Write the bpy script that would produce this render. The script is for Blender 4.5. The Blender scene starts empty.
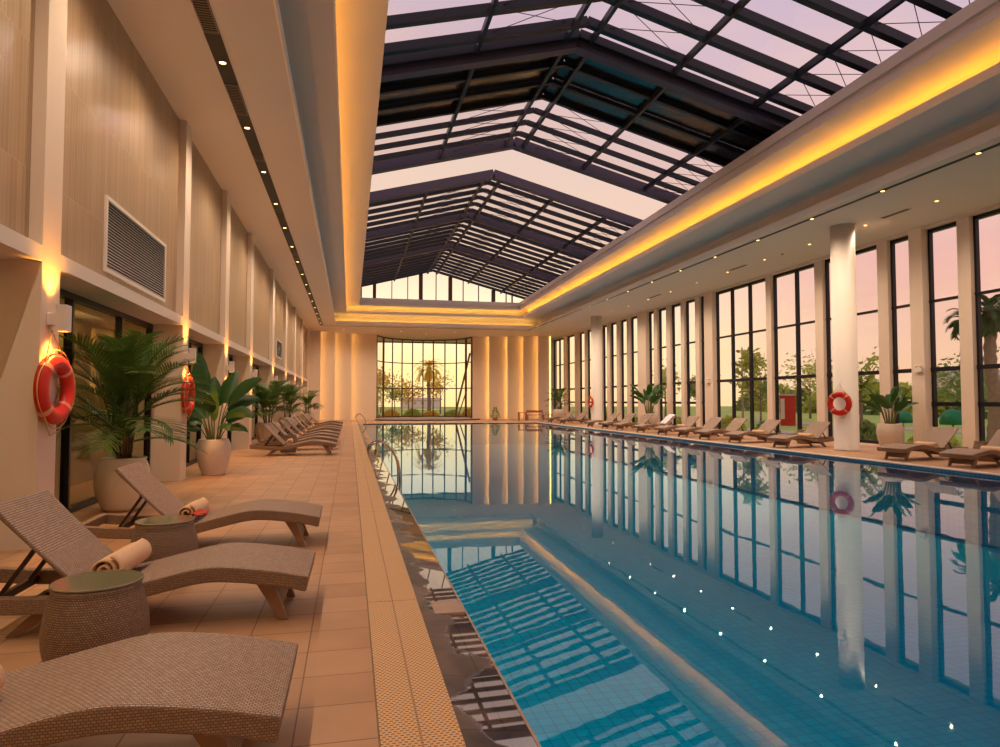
import bpy, math, random
from mathutils import Vector, Matrix
random.seed(7)
C = bpy.context.scene.collection
PI = math.pi
def R(d): return math.radians(d)
def V(*a): return Vector(a)
ORD = ['first','second','third','fourth','fifth','sixth','seventh','eighth','ninth','tenth','eleventh','twelfth',
       'thirteenth','fourteenth','fifteenth','sixteenth','seventeenth','eighteenth','nineteenth','twentieth',
       'twenty-first','twenty-second','twenty-third','twenty-fourth','twenty-fifth']+['far']*20

# ------------------------------------------------------------------ materials
def lin(c):
    return tuple(((v/255)/12.92 if v/255 <= .04045 else ((v/255+.055)/1.055)**2.4) for v in c) + (1,)
MATS = {}
def mat(name, rgb=(200,200,200), rough=.6, metal=0, spec=.5, emit=None, estr=0):
    m = bpy.data.materials.new(name); m.use_nodes = True
    b = m.node_tree.nodes['Principled BSDF']
    b.inputs['Base Color'].default_value = lin(rgb)
    b.inputs['Roughness'].default_value = rough
    b.inputs['Metallic'].default_value = metal
    b.inputs['Specular IOR Level'].default_value = spec
    if emit:
        b.inputs['Emission Color'].default_value = lin(emit); b.inputs['Emission Strength'].default_value = estr
    MATS[name] = m
    return m
def N(m, t, **k):
    n = m.node_tree.nodes.new(t)
    for a, v in k.items():
        if a in n.inputs.keys(): n.inputs[a].default_value = v
        else: setattr(n, a, v)
    return n
def L(m, a, b): m.node_tree.links.new(a, b)
def bsdf(m): return m.node_tree.nodes['Principled BSDF']
def uvco(m): return N(m, 'ShaderNodeUVMap').outputs[0]
def objco(m): return N(m, 'ShaderNodeTexCoord').outputs['Object']
def noise_tint(m, rgb, amt=.12, scale=3, co=None, detail=4):
    """mild mottling of a plain colour"""
    c = lin(rgb); co = co or objco(m)
    n = N(m, 'ShaderNodeTexNoise', Scale=scale, Detail=detail); L(m, co, n.inputs['Vector'])
    r = N(m, 'ShaderNodeMix', data_type='RGBA')
    r.inputs[6].default_value = tuple(v*(1-amt) for v in c[:3])+(1,)
    r.inputs[7].default_value = tuple(min(1,v*(1+amt)) for v in c[:3])+(1,)
    L(m, n.outputs[0], r.inputs[0]); L(m, r.outputs[2], bsdf(m).inputs['Base Color'])
    return n, r
def bump(m, h, strength=.3, dist=.01):
    b = N(m, 'ShaderNodeBump', Strength=strength, Distance=dist); L(m, h, b.inputs['Height'])
    L(m, b.outputs[0], bsdf(m).inputs['Normal']); return b
def bricks(m, c1, c2, mortar, w, h, ms, off=.5, co=None, bump_s=.3, rot=0, bias=0, bdist=.004, loc=(0,0,0)):
    co = co or uvco(m)
    mp = N(m, 'ShaderNodeMapping'); L(m, co, mp.inputs[0]); mp.inputs['Rotation'].default_value = (0,0,rot); mp.inputs['Location'].default_value = loc
    t = N(m, 'ShaderNodeTexBrick', offset=off, squash=1)
    t.inputs['Color1'].default_value = lin(c1); t.inputs['Color2'].default_value = lin(c2); t.inputs['Mortar'].default_value = lin(mortar)
    t.inputs['Scale'].default_value = 1; t.inputs['Brick Width'].default_value = w; t.inputs['Row Height'].default_value = h
    t.inputs['Mortar Size'].default_value = ms; t.inputs['Mortar Smooth'].default_value = .2; t.inputs['Bias'].default_value = bias
    L(m, mp.outputs[0], t.inputs['Vector']); L(m, t.outputs['Color'], bsdf(m).inputs['Base Color'])
    if bump_s:
        iv = N(m, 'ShaderNodeMath', operation='SUBTRACT'); iv.inputs[0].default_value = 1; L(m, t.outputs['Fac'], iv.inputs[1])
        bump(m, iv.outputs[0], bump_s, bdist)
    return t

plaster = mat('plaster', (226,206,186), .75); noise_tint(plaster, (226,206,186), .03, 1.2)
ceilm = mat('ceiling_paint', (226,214,202), .8); noise_tint(ceilm, (226,214,202), .02, .8)
trimw = mat('trim_paint', (228,214,200), .6)
trimb = mat('trim_bright', (246,236,224), .5)
white = mat('white_paint', (226,214,202), .55)
black = mat('black_metal', (26,22,24), .35, .3)
blackslot = mat('slot_black', (16,13,13), .5)
framem = mat('dark_frame', (34,30,38), .4, .4)
bronze = mat('bronze_frame', (112,78,48), .4, .5)
steel = mat('roof_steel', (40,40,48), .45, .25)
steel2 = mat('roof_steel_fascia', (80,72,88), .5, .2)
cable = mat('cable_steel', (60,55,60), .4, .8)
chrome = mat('chrome', (205,195,185), .12, 1)
wallpanel = mat('wall_panel_tile', (188,158,124), .38)
t = bricks(wallpanel, (180,152,120), (164,136,104), (192,168,138), .075, 1.25, .0035, .5, bump_s=.25, bdist=.003)
deck = mat('deck_stone', (188,130,92), .5)
t = bricks(deck, (192,148,108), (178,134,95), (120,84,58), .36, .36, .004, 0, bump_s=.3, bias=.1, loc=(-.135,-.1,0))
nz = N(deck, 'ShaderNodeTexNoise', Scale=2.5, Detail=8); L(deck, uvco(deck), nz.inputs['Vector'])
mx = N(deck, 'ShaderNodeMix', data_type='RGBA', blend_type='MULTIPLY'); mx.inputs[0].default_value = .3
L(deck, t.outputs['Color'], mx.inputs[6]); L(deck, nz.outputs['Color'], mx.inputs[7])
hs = N(deck, 'ShaderNodeHueSaturation', Saturation=1, Value=1.15); L(deck, mx.outputs[2], hs.inputs['Color'])
rgb2 = N(deck, 'ShaderNodeRGBToBW'); L(deck, nz.outputs['Color'], rgb2.inputs[0])
m2 = N(deck, 'ShaderNodeMix', data_type='RGBA', blend_type='MULTIPLY'); m2.inputs[0].default_value = .45
L(deck, t.outputs['Color'], m2.inputs[6]); L(deck, rgb2.outputs[0], m2.inputs[7])
hs2 = N(deck, 'ShaderNodeHueSaturation', Saturation=1, Value=1.3); L(deck, m2.outputs[2], hs2.inputs['Color'])
L(deck, hs2.outputs[0], bsdf(deck).inputs['Base Color'])
border = mat('border_stone', (150,112,86), .5); noise_tint(border, (160,118,90), .15, 4)
curb = mat('pool_edge_stone', (242,222,204), .4); noise_tint(curb, (242,222,204), .06, 4)
grate = mat('overflow_grate', (222,178,124), .55)
bricks(grate, (112,76,46), (120,82,50), (224,180,128), .026, .02, .0062, .5, bump_s=.5)
coping = mat('wet_coping_stone', (92,70,60), .3)
n1 = N(coping, 'ShaderNodeTexNoise', Scale=2.2, Detail=7, Distortion=.6); L(coping, uvco(coping), n1.inputs['Vector'])
cr = N(coping, 'ShaderNodeValToRGB'); cr.color_ramp.elements[0].position=.35; cr.color_ramp.elements[1].position=.7
cr.color_ramp.elements[0].color = lin((74,64,60)); cr.color_ramp.elements[1].color = lin((134,112,98))
L(coping, n1.outputs[0], cr.inputs[0])
tb = N(coping, 'ShaderNodeTexBrick', offset=0); tb.inputs['Scale'].default_value=1; tb.inputs['Brick Width'].default_value=.7; tb.inputs['Row Height'].default_value=.6
tb.inputs['Mortar Size'].default_value=.004; tb.inputs['Color1'].default_value=(1,1,1,1); tb.inputs['Color2'].default_value=(.85,.85,.85,1); tb.inputs['Mortar'].default_value=(.3,.28,.26,1)
L(coping, uvco(coping), tb.inputs['Vector'])
mm = N(coping, 'ShaderNodeMix', data_type='RGBA', blend_type='MULTIPLY'); mm.inputs[0].default_value = 1
L(coping, cr.outputs[0], mm.inputs[6]); L(coping, tb.outputs['Color'], mm.inputs[7]); L(coping, mm.outputs[2], bsdf(coping).inputs['Base Color'])
# puddle mask: wetter towards the pool edge (uv.x) with a ragged border
sx = N(coping, 'ShaderNodeSeparateXYZ'); L(coping, uvco(coping), sx.inputs[0])
n2 = N(coping, 'ShaderNodeTexNoise', Scale=1.7, Detail=7); L(coping, uvco(coping), n2.inputs['Vector'])
ma = N(coping, 'ShaderNodeMath', operation='MULTIPLY_ADD'); L(coping, n2.outputs[0], ma.inputs[0]); ma.inputs[1].default_value = .95; L(coping, sx.outputs[0], ma.inputs[2])
mr = N(coping, 'ShaderNodeMapRange'); mr.inputs[1].default_value=1.07; mr.inputs[2].default_value=1.10; mr.inputs[3].default_value=.38; mr.inputs[4].default_value=.015
L(coping, ma.outputs[0], mr.inputs[0]); L(coping, mr.outputs[0], bsdf(coping).inputs['Roughness'])
mr2 = N(coping, 'ShaderNodeMapRange'); mr2.inputs[1].default_value=1.07; mr2.inputs[2].default_value=1.10; mr2.inputs[3].default_value=.4; mr2.inputs[4].default_value=1.0
L(coping, ma.outputs[0], mr2.inputs[0]); L(coping, mr2.outputs[0], bsdf(coping).inputs['Specular IOR Level'])
mr3 = N(coping, 'ShaderNodeMapRange'); mr3.inputs[1].default_value=1.07; mr3.inputs[2].default_value=1.10; mr3.inputs[3].default_value=1.45; mr3.inputs[4].default_value=2.1
L(coping, ma.outputs[0], mr3.inputs[0]); L(coping, mr3.outputs[0], bsdf(coping).inputs['IOR'])
lidm = mat('pale_stone', (176,148,128), .5); noise_tint(lidm, (176,148,128), .1, 9)
tile = mat('pool_tile', (40,180,212), .3)
bricks(tile, (20,204,224), (12,188,214), (8,148,176), .13, .13, .006, 0, bump_s=0)
bandt = mat('waterline_tile', (20,62,100), .25)
bricks(bandt, (36,112,150), (26,92,134), (90,150,170), .1, .05, .004, 0, bump_s=.1)
water = bpy.data.materials.new('pool_water'); water.use_nodes = True; MATS['water'] = water
nt = water.node_tree; nt.nodes.remove(nt.nodes['Principled BSDF'])
out = nt.nodes['Material Output']
tr = N(water, 'ShaderNodeBsdfTransparent'); tr.inputs[0].default_value = (.22,.93,1,1)
gl = N(water, 'ShaderNodeBsdfGlossy'); gl.inputs['Roughness'].default_value = .012; gl.inputs[0].default_value = (.85,.95,1,1)
fr = N(water, 'ShaderNodeFresnel', IOR=1.46)
wn = N(water, 'ShaderNodeTexNoise', Scale=1.3, Detail=3); L(water, objco(water), wn.inputs['Vector'])
wn2 = N(water, 'ShaderNodeTexNoise', Scale=5.5, Detail=2); L(water, objco(water), wn2.inputs['Vector'])
wa = N(water, 'ShaderNodeMath', operation='MULTIPLY_ADD'); L(water, wn2.outputs[0], wa.inputs[0]); wa.inputs[1].default_value=.03; L(water, wn.outputs[0], wa.inputs[2])
wb = N(water, 'ShaderNodeBump', Strength=.028, Distance=.03); L(water, wa.outputs[0], wb.inputs['Height'])
L(water, wb.outputs[0], gl.inputs['Normal']); L(water, wb.outputs[0], fr.inputs['Normal'])
ms = N(water, 'ShaderNodeMixShader'); L(water, fr.outputs[0], ms.inputs[0]); L(water, tr.outputs[0], ms.inputs[1]); L(water, gl.outputs[0], ms.inputs[2]); L(water, ms.outputs[0], out.inputs[0])
def thin_glass(name, tint=(.97,.97,.97,1), ior=1.45, rough=0):
    m = bpy.data.materials.new(name); m.use_nodes = True; MATS[name] = m
    nt = m.node_tree; nt.nodes.remove(nt.nodes['Principled BSDF']); o = nt.nodes['Material Output']
    a = N(m, 'ShaderNodeBsdfTransparent'); a.inputs[0].default_value = tint
    g = N(m, 'ShaderNodeBsdfGlossy'); g.inputs['Roughness'].default_value = rough
    f = N(m, 'ShaderNodeFresnel', IOR=ior); s = N(m, 'ShaderNodeMixShader')
    ge = N(m, 'ShaderNodeNewGeometry'); io = N(m, 'ShaderNodeMix'); L(m, ge.outputs['Backfacing'], io.inputs[0]); io.inputs[2].default_value = ior; io.inputs[3].default_value = 1/ior
    L(m, io.outputs[0], f.inputs['IOR'])
    L(m, f.outputs[0], s.inputs[0]); L(m, a.outputs[0], s.inputs[1]); L(m, g.outputs[0], s.inputs[2]); L(m, s.outputs[0], o.inputs[0])
    return m
glass = thin_glass('window_glass', ior=1.2)
roofglass = thin_glass('roof_glass', (.93,.9,.92,1), 1.15)
doorglass = thin_glass('door_glass', (.72,.72,.58,1), 1.5)
tabletop = mat('table_glass', (134,124,96), .08, 0, .9); bsdf(tabletop).inputs['IOR'].default_value = 1.6
shadepan = mat('roof_shade_panel', (40,27,20), .22, 0, .7)
nz = N(shadepan,'ShaderNodeTexNoise',Scale=1.2,Detail=3); L(shadepan,objco(shadepan),nz.inputs['Vector']); bump(shadepan,nz.outputs[0],.25,.2)
curtain = mat('curtain_fabric', (176,150,104), .9); noise_tint(curtain, (176,150,104), .08, 2)
wick = (150,118,94)
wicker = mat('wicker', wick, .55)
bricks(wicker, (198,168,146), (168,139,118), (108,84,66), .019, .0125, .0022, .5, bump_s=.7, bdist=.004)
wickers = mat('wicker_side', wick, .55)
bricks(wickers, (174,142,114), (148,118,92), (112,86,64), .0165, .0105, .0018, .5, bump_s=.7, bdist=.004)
rattan = mat('rattan_drum', wick, .5)
bricks(rattan, (178,146,120), (148,118,96), (104,78,60), .0155, .0115, .002, .5, bump_s=.8, bdist=.006)
legm = mat('dark_wood', (150,114,86), .45)
propm = mat('dark_frame_bar', (66,44,30), .45)
towel = mat('towel_cotton', (230,190,150), .95)
nn, rr = noise_tint(towel, (230,190,150), .07, 60); bump(towel, nn.outputs[0], .5, .006)
towelw = mat('white_towel', (235,225,228), .95); nn, rr = noise_tint(towelw, (235,225,228), .04, 40); bump(towelw, nn.outputs[0], .4, .006)
redtag = mat('red_cloth', (206,70,52), .8)
ringm = mat('lifebuoy_orange', (206,36,14), .35)
bandm = mat('lifebuoy_band', (232,150,120), .5)
rope = mat('rope', (214,170,110), .8)
potm = mat('ceramic_pot', (230,216,192), .16, 0, .6); noise_tint(potm, (230,216,192), .07, 5)
potw = mat('pale_planter', (214,196,176), .4); noise_tint(potw, (214,196,176), .04, 5)
soil = mat('soil', (44,32,24), .95)
palmleaf = mat('palm_leaf', (84,112,46), .45); noise_tint(palmleaf, (84,112,46), .45, 6)
paddle = mat('paddle_leaf', (48,86,34), .4, 0, .35); noise_tint(paddle, (48,86,34), .3, 5)
paddlelight = mat('paddle_leaf_young', (104,142,52), .45); noise_tint(paddlelight, (104,142,52), .2, 5)
stemm = mat('green_stem', (96,104,50), .5); noise_tint(stemm, (98,104,50), .25, 9)
cane = mat('palm_cane', (112,92,50), .55); noise_tint(cane, (112,92,50), .3, 12)
bark = mat('bark', (150,126,108), .9); nn, rr = noise_tint(bark, (150,126,108), .3, 9); bump(bark, nn.outputs[0], .6, .05)
leafA = mat('leaf_green', (196,204,92), .6); noise_tint(leafA, (196,204,92), .35, 1.5)
leafB = mat('leaf_dark', (150,172,96), .6); noise_tint(leafB, (150,172,96), .35, 1.5)
leafC = mat('leaf_gold', (244,196,80), .6); noise_tint(leafC, (244,196,80), .3, 1.5)  # light gold has the dusk glow and haze put into the leaf colour
def translucent(m, fac=.45):
    nt=m.node_tree; o=nt.nodes['Material Output']; b=bsdf(m); tl=N(m,'ShaderNodeBsdfTranslucent'); mx=N(m,'ShaderNodeMixShader'); mx.inputs[0].default_value=fac
    src=b.inputs['Base Color'].links[0].from_socket; L(m,src,tl.inputs[0]); L(m,b.outputs[0],mx.inputs[1]); L(m,tl.outputs[0],mx.inputs[2]); L(m,mx.outputs[0],o.inputs[0])
for q in (leafA,leafB,leafC): translucent(q,.55)
for q in (palmleaf,paddle): translucent(q,.25)
grass = mat('grass', (176,206,84), .9); noise_tint(grass, (168,190,84), .5, .35, detail=9)
road = mat('paving', (196,178,164), .9)
redm = mat('red_panel', (206,40,26), .5)
greenm = mat('green_canvas', (10,128,84), .6)
house = mat('house_wall', (236,222,222), .9)  # pale tone stands in for distance haze on the houses
housed = mat('house_roof', (206,180,176), .9)  # roofs and house windows paled too, haze put into the colour
wood = mat('bench_wood', (168,92,42), .5); noise_tint(wood, (168,92,42), .2, 8)
timber = mat('timber_prop', (164,112,62), .7)
def emis(name, rgb, s):
    m = bpy.data.materials.new(name); m.use_nodes = True; nt = m.node_tree; nt.nodes.remove(nt.nodes['Principled BSDF'])
    e = N(m, 'ShaderNodeEmission'); e.inputs[0].default_value = lin(rgb); e.inputs[1].default_value = s
    L(m, e.outputs[0], nt.nodes['Material Output'].inputs[0]); MATS[name] = m; return m
ledm = emis('cove_led', (255,176,60), 14)
ledv = emis('slab_led', (255,190,96), 8)
lampm = emis('downlight_lens', (255,200,116), 6)
sconm = emis('sconce_lens', (255,180,70), 40)

# ------------------------------------------------------------------ mesh helper
class MB:
    def __init__(s): s.v=[]; s.f=[]; s.uv=[]; s.mi=[]; s.sm=[]; s.cur=0; s.smooth=False
    def face(s, idx, uv=None): s.f.append(tuple(idx)); s.uv.append(uv); s.mi.append(s.cur); s.sm.append(s.smooth)
    def quad(s, *ps, uv=None):
        b=len(s.v); s.v += [Vector(p) for p in ps]; s.face(range(b,b+len(ps)), uv)
    def box(s, lo, hi, rot=None, at=None):
        x0,y0,z0=lo; x1,y1,z1=hi
        ps=[Vector(p) for p in ((x0,y0,z0),(x1,y0,z0),(x1,y1,z0),(x0,y1,z0),(x0,y0,z1),(x1,y0,z1),(x1,y1,z1),(x0,y1,z1))]
        if rot is not None: ps=[rot@p for p in ps]
        if at is not None: ps=[p+Vector(at) for p in ps]
        b=len(s.v); s.v+=ps
        for q in ((0,3,2,1),(4,5,6,7),(0,1,5,4),(1,2,6,5),(2,3,7,6),(3,0,4,7)): s.face([b+i for i in q])
    def bar(s, a, b, w, h, up=(0,0,1)):
        """box-section beam from a to b: w across, h along up"""
        a=Vector(a); b=Vector(b); d=(b-a).normalized(); u=Vector(up); sd=d.cross(u).normalized(); u=sd.cross(d).normalized()
        ps=[]
        for p in (a,b):
            for i,j in ((-1,-1),(1,-1),(1,1),(-1,1)): ps.append(p+sd*(w/2*i)+u*(h/2*j))
        k=len(s.v); s.v+=ps
        for q in ((0,1,2,3),(7,6,5,4),(0,4,5,1),(1,5,6,2),(2,6,7,3),(3,7,4,0)): s.face([k+i for i in q])
    def tube(s, path, rad, n=8, caps=True, flat=1.0, closed=False):
        path=[Vector(p) for p in path]; m=len(path)
        rs=rad if hasattr(rad,'__len__') else [rad]*m
        b0=len(s.v); prev=None; acc=0
        for i,p in enumerate(path):
            if closed: d=path[(i+1)%m]-path[i-1]
            else: d=path[min(i+1,m-1)]-path[max(i-1,0)]
            d.normalize()
            if prev is None:
                a=Vector((0,0,1)) if abs(d.z)<.9 else Vector((1,0,0))
                u=d.cross(a).normalized()
            else:
                u=prev-d*prev.dot(d); u=u.normalized() if u.length>1e-6 else d.orthogonal().normalized()
            prev=u; w=d.cross(u)
            for k in range(n):
                t=2*PI*k/n; s.v.append(p+u*(math.cos(t)*rs[i])+w*(math.sin(t)*rs[i]*flat))
        sm=s.smooth; s.smooth=True
        for i in range(m if closed else m-1):
            for k in range(n):
                a=b0+i*n+k; b=b0+i*n+(k+1)%n; j=(i+1)%m
                s.face((a,b,b0+j*n+(k+1)%n,b0+j*n+k))
        s.smooth=sm
        if caps and not closed:
            s.face([b0+k for k in range(n)][::-1]); s.face([b0+(m-1)*n+k for k in range(n)])
    def lathe(s, prof, n=32, at=(0,0,0), capb=True, capt=True, sharp=False):
        at=Vector(at); b=len(s.v); m=len(prof)
        for r,z in prof:
            for k in range(n):
                t=2*PI*k/n; s.v.append(at+Vector((r*math.cos(t),r*math.sin(t),z)))
        sm=s.smooth; s.smooth=not sharp
        rm=max(p[0] for p in prof)
        for i in range(m-1):
            for k in range(n):
                j=(k+1)%n
                uv=[(2*PI*rm*k/n,prof[i][1]),(2*PI*rm*(k+1)/n,prof[i][1]),(2*PI*rm*(k+1)/n,prof[i+1][1]),(2*PI*rm*k/n,prof[i+1][1])]
                s.face((b+i*n+k,b+i*n+j,b+(i+1)*n+j,b+(i+1)*n+k),uv)
        s.smooth=sm
        if capb: s.face([b+k for k in range(n)][::-1])
        if capt: s.face([b+(m-1)*n+k for k in range(n)])
    def slab(s, top, bot, y0, y1):
        """extruded x-z profile (lists of (x,z), equal length) between y0 and y1"""
        n=len(top); b=len(s.v)
        for y in (y0,y1):
            for x,z in top: s.v.append(Vector((x,y,z)))
            for x,z in bot: s.v.append(Vector((x,y,z)))
        o=2*n
        for i in range(n-1):
            s.face((b+i,b+i+1,b+o+i+1,b+o+i)); s.face((b+n+i,b+o+n+i,b+o+n+i+1,b+n+i+1))
            s.face((b+i,b+n+i,b+n+i+1,b+i+1)); s.face((b+o+i,b+o+i+1,b+o+n+i+1,b+o+n+i))
        s.face((b,b+o,b+o+n,b+n)); e=n-1; s.face((b+e,b+n+e,b+o+n+e,b+o+e))
    def build(s, name, m, parent=None, loc=None, bevel=0, subsurf=0, mats=None):
        me=bpy.data.meshes.new(name); me.from_pydata([tuple(p) for p in s.v],[],s.f)
        ul=me.uv_layers.new(name='UVMap')
        for p in me.polygons:
            uv=s.uv[p.index]; p.use_smooth=s.sm[p.index]; p.material_index=s.mi[p.index]
            nn=p.normal; ax=max(range(3),key=lambda i:abs(nn[i]))
            for q,li in enumerate(p.loop_indices):
                if uv: ul.data[li].uv=uv[q]
                else:
                    c=me.vertices[me.loops[li].vertex_index].co
                    ul.data[li].uv=((c.y,c.z) if ax==0 else (c.x,c.z) if ax==1 else (c.x,c.y))
        for q in (mats or [m]): me.materials.append(q)
        o=bpy.data.objects.new(name,me); C.objects.link(o)
        if parent: o.parent=parent
        if loc is not None: o.location=loc
        if bevel:
            b=o.modifiers.new('bevel','BEVEL'); b.width=bevel; b.segments=2; b.limit_method='ANGLE'; b.angle_limit=R(40)
        return o
def tag(o, label=None, cat=None, group=None, kind=None):
    if label: o['label']=label
    if cat: o['category']=cat
    if group: o['group']=group
    if kind: o['kind']=kind
    return o
def thing(name, label, cat, loc=(0,0,0), rz=0, group=None, kind=None):
    o=bpy.data.objects.new(name,None); C.objects.link(o); o.location=loc; o.rotation_euler=(0,0,rz); o.empty_display_size=.1
    return tag(o,label,cat,group,kind)
def copy_tree(o, parent=None):
    c=o.copy(); C.objects.link(c)
    if parent: c.parent=parent
    for ch in list(o.children): copy_tree(ch,c)
    return c
def place(proto, loc, rz, label, used=[], group=None, scale=None):
    """first use takes the thing itself, later uses copy it and each of its parts"""
    if proto in used: o=copy_tree(proto)
    else: used.append(proto); o=proto
    o.location=loc; o.rotation_euler=(0,0,rz); o['label']=label
    if group: o['group']=group
    if scale: o.scale=(scale,)*3
    return o
def struct(name, mb, m, label, cat, **k):
    return tag(mb.build(name,m,**k),label,cat,kind='structure')

# ------------------------------------------------------------------ dimensions
CZ=6.65; YN=-5.0; YF=51.0
LX=-3.0; RXW=16.55; RXN=16.65; GX=16.84
POOLL,POOLR,POOLN,POOLF=.82,12.4,-3.0,44.0
WZ=-.06

# ------------------------------------------------------------------ floors
m=MB(); m.quad((-3.75,YN,0),(.135,YN,0),(.135,59,0),(-3.75,59,0)); m.box((-3.75,YN,-.3),(.135,59,-.002))
struct('floor',m,deck,'terracotta stone tiled deck along the left side of the pool','floor')
m=MB(); m.quad((12.58,YN,0),(17.1,YN,0),(17.1,POOLF,0),(12.58,POOLF,0)); m.box((12.58,YN,-.3),(17.1,POOLF,-.002))
struct('floor',m,deck,'tan stone tiled deck between the pool and the tall windows','floor')
m=MB(); m.quad((.135,POOLF+.15,0),(17.1,POOLF+.15,0),(17.1,59,0),(.135,59,0)); m.box((.135,POOLF+.15,-.3),(17.1,59,-.002))
struct('floor',m,deck,'stone tiled deck across the far end before the bowed window','floor')
m=MB(); m.box((12.4,YN,-.3),(12.58,POOLF+.15,.012)); struct('trim_1',m,curb,'pale stone edging along the right side of the pool','pool edge')
m=MB(); m.box((.135,POOLF,-.3),(12.4,POOLF+.15,.012)); struct('trim_2',m,curb,'pale stone edging along the far end of the pool','pool edge')
# pool basin
m=MB(); z=-1.45
m.quad((POOLL,POOLN,z),(POOLR,POOLN,z),(POOLR,POOLF,z),(POOLL,POOLF,z))
m.quad((POOLL,POOLN,z),(POOLL,POOLF,z),(POOLL,POOLF,-.08),(POOLL,POOLN,-.08))
m.quad((POOLR,POOLF,z),(POOLR,POOLN,z),(POOLR,POOLN,-.02),(POOLR,POOLF,-.02))
m.quad((POOLL,POOLF,z),(POOLR,POOLF,z),(POOLR,POOLF,-.02),(POOLL,POOLF,-.02))
m.quad((POOLR,POOLN,z),(POOLL,POOLN,z),(POOLL,POOLN,-.02),(POOLR,POOLN,-.02))
struct('pool_basin',m,tile,'teal mosaic tiled pool basin under the water','pool')
m=MB(); m.box((12.385,POOLN,-.3),(12.402,POOLF,-.012))
struct('trim_3',m,bandt,'dark blue mosaic waterline band at the pool edge','tile band')
m=MB(); m.box((POOLL,POOLF-.015,-.3),(POOLR,POOLF+.002,-.012)); struct('trim_11',m,coping,'dark stone band along the far pool edge','tile band')
m=MB(); m.quad((POOLL-.01,POOLN,WZ),(POOLR-.01,POOLN,WZ),(POOLR-.01,POOLF-.01,WZ),(POOLL-.01,POOLF-.01,WZ))
tag(m.build('pool_water',water),'still teal pool water mirroring the windows and roof','water',kind='stuff')
# overflow coping on the near side
m=MB(); m.quad((.49,YN,-.012),(POOLL,YN,WZ+.008),(POOLL,POOLF,WZ+.008),(.49,POOLF,-.012)); m.quad((POOLL,YN,WZ+.008),(POOLL,YN,-.3),(POOLL,POOLF,-.3),(POOLL,POOLF,WZ+.008))
m.quad((.49,YN,-.3),(.49,YN,-.012),(.49,POOLF,-.012),(.49,POOLF,-.3))
struct('trim_4',m,coping,'wet dark stone overflow coping along the left pool edge','pool coping')
m=MB(); m.box((.812,POOLN,-.09),(.824,POOLF,WZ+.012)); struct('trim_5',m,lidm,'thin pale edge line where water meets the dark coping','pool edge')
for k in range(13):
    y0=-3.05+4*k; y1=y0+3.992
    m=MB(); m.box((.139,y0,-.04),(.487,min(y1,49.5),.004))
    o=m.build('overflow_grate',grate); mm=MB(); mm.box((.309,y0,.004),(.315,min(y1,49.5),.007)); mm.build('centre_strip',border,o)
    tag(o,f'{ORD[k-1]} section from the camera of the perforated beige drain grate' if k else 'section of the beige drain grate behind the camera','drain grate',group='drain grate sections beside the pool')
m=MB(); m.box((.56,4.68,-.08),(.8,4.96,WZ+.036)); tag(m.build('skimmer_lid',lidm,bevel=.006),'square pale stone lid set in the dark wet coping','lid')
t=thing('pool_inlet','small white ring shaped water inlet under water near the left pool edge','inlet',(1.14,3.6,-1.45))
m=MB(); m.tube([(math.cos(a)*.07,math.sin(a)*.07,.02) for a in [2*PI*k/24 for k in range(24)]],.018,8,closed=True); m.build('collar',white,t)
m=MB(); m.lathe([(.05,0),(.05,.012),(.02,.016)],20); m.build('nozzle',white,t)

# ------------------------------------------------------------------ left wall
PY=[(1.9,2.35),(7.42,7.85),(13.15,13.6),(17.35,17.85),(21.6,22.15),(27.5,28.2),(33.0,33.75),(38.4,39.1),(44.2,44.9),(50.0,51.0)]
LINB,LINT=2.84,3.0
DX=-3.55
m=MB(); m.box((-4.2,YN,LINT),(-3.125,51.5,CZ+.3)); struct('wall_left',m,wallpanel,'upper left wall clad in ribbed beige tiles','wall')
for i,(a,b) in enumerate(PY):
    m=MB(); m.box((DX-.5,a,0),(LX,b,CZ+.02))
    struct('pillar',m,plaster,(f'{ORD[i-1]} cream plaster pier from the camera along the left wall' if i else 'cream plaster pier of the left wall beside the camera, out of view'),'pillar')
edges=[(YN,PY[0][0])]+[(PY[i][1],PY[i+1][0]) for i in range(len(PY)-1)]
m=MB()
for a,b in edges: m.box((DX-.5,a,LINB),(LX+.0,b,LINT))
struct('trim_6',m,trimw,'cream ledge band above the recessed doors on the left wall','ledge')
m=MB(); m.box((-4.75,YN,-.02),(-4.6,51.5,LINB+.3)); struct('wall_left',m,curtain,'beige curtain wall behind the recessed glass doors','wall')
m=MB(); m.quad((-5,YN,0.001),(-3.5,YN,0.001),(-3.5,51.5,0.001),(-5,51.5,0.001)); struct('floor',m,border,'dark floor strip inside the recessed glass doors','floor')
m=MB(); m.quad((-5,YN,LINB+.02),(-3.5,YN,LINB+.02),(-3.5,51.5,LINB+.02),(-5,51.5,LINB+.02)); struct('ceiling',m,plaster,'low ceiling inside the recessed glass doors','ceiling')
for i,(a,b) in enumerate(edges):
    if b-a<.4: continue
    t=thing(f'door_{i+1}',None,None,(DX,(a+b)/2,0)); h=(b-a)/2; f=.05
    tag(t,(f'dark framed glazed doors in the {ORD[i-2]} visible recess of the left wall' if i>1 else f'dark framed glazed doors of the left wall beside the camera, {ORD[i]} recess'),'glass door',kind='structure')
    m=MB(); m.box((-.05,-h,0),(.05,-h+f,LINB)); m.box((-.05,h-f,0),(.05,h,LINB)); m.box((-.05,-h,LINB-.08),(.05,h,LINB)); m.box((-.05,-h,0),(.05,h,.07))
    fr_=(0,.33,.69,1); n=3
    for k in range(1,n): y=-h+2*h*fr_[k]; m.box((-.05,y-.03,.07),(.05,y+.03,LINB-.08))
    m.build('door_frame',black,t)
    m=MB()
    for k in range(n): m.box((-.008,-h+2*h*fr_[k]+.03,.07),(.0,-h+2*h*fr_[k+1]-.03,LINB-.08))
    m.build('door_pane',doorglass,t)
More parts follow.
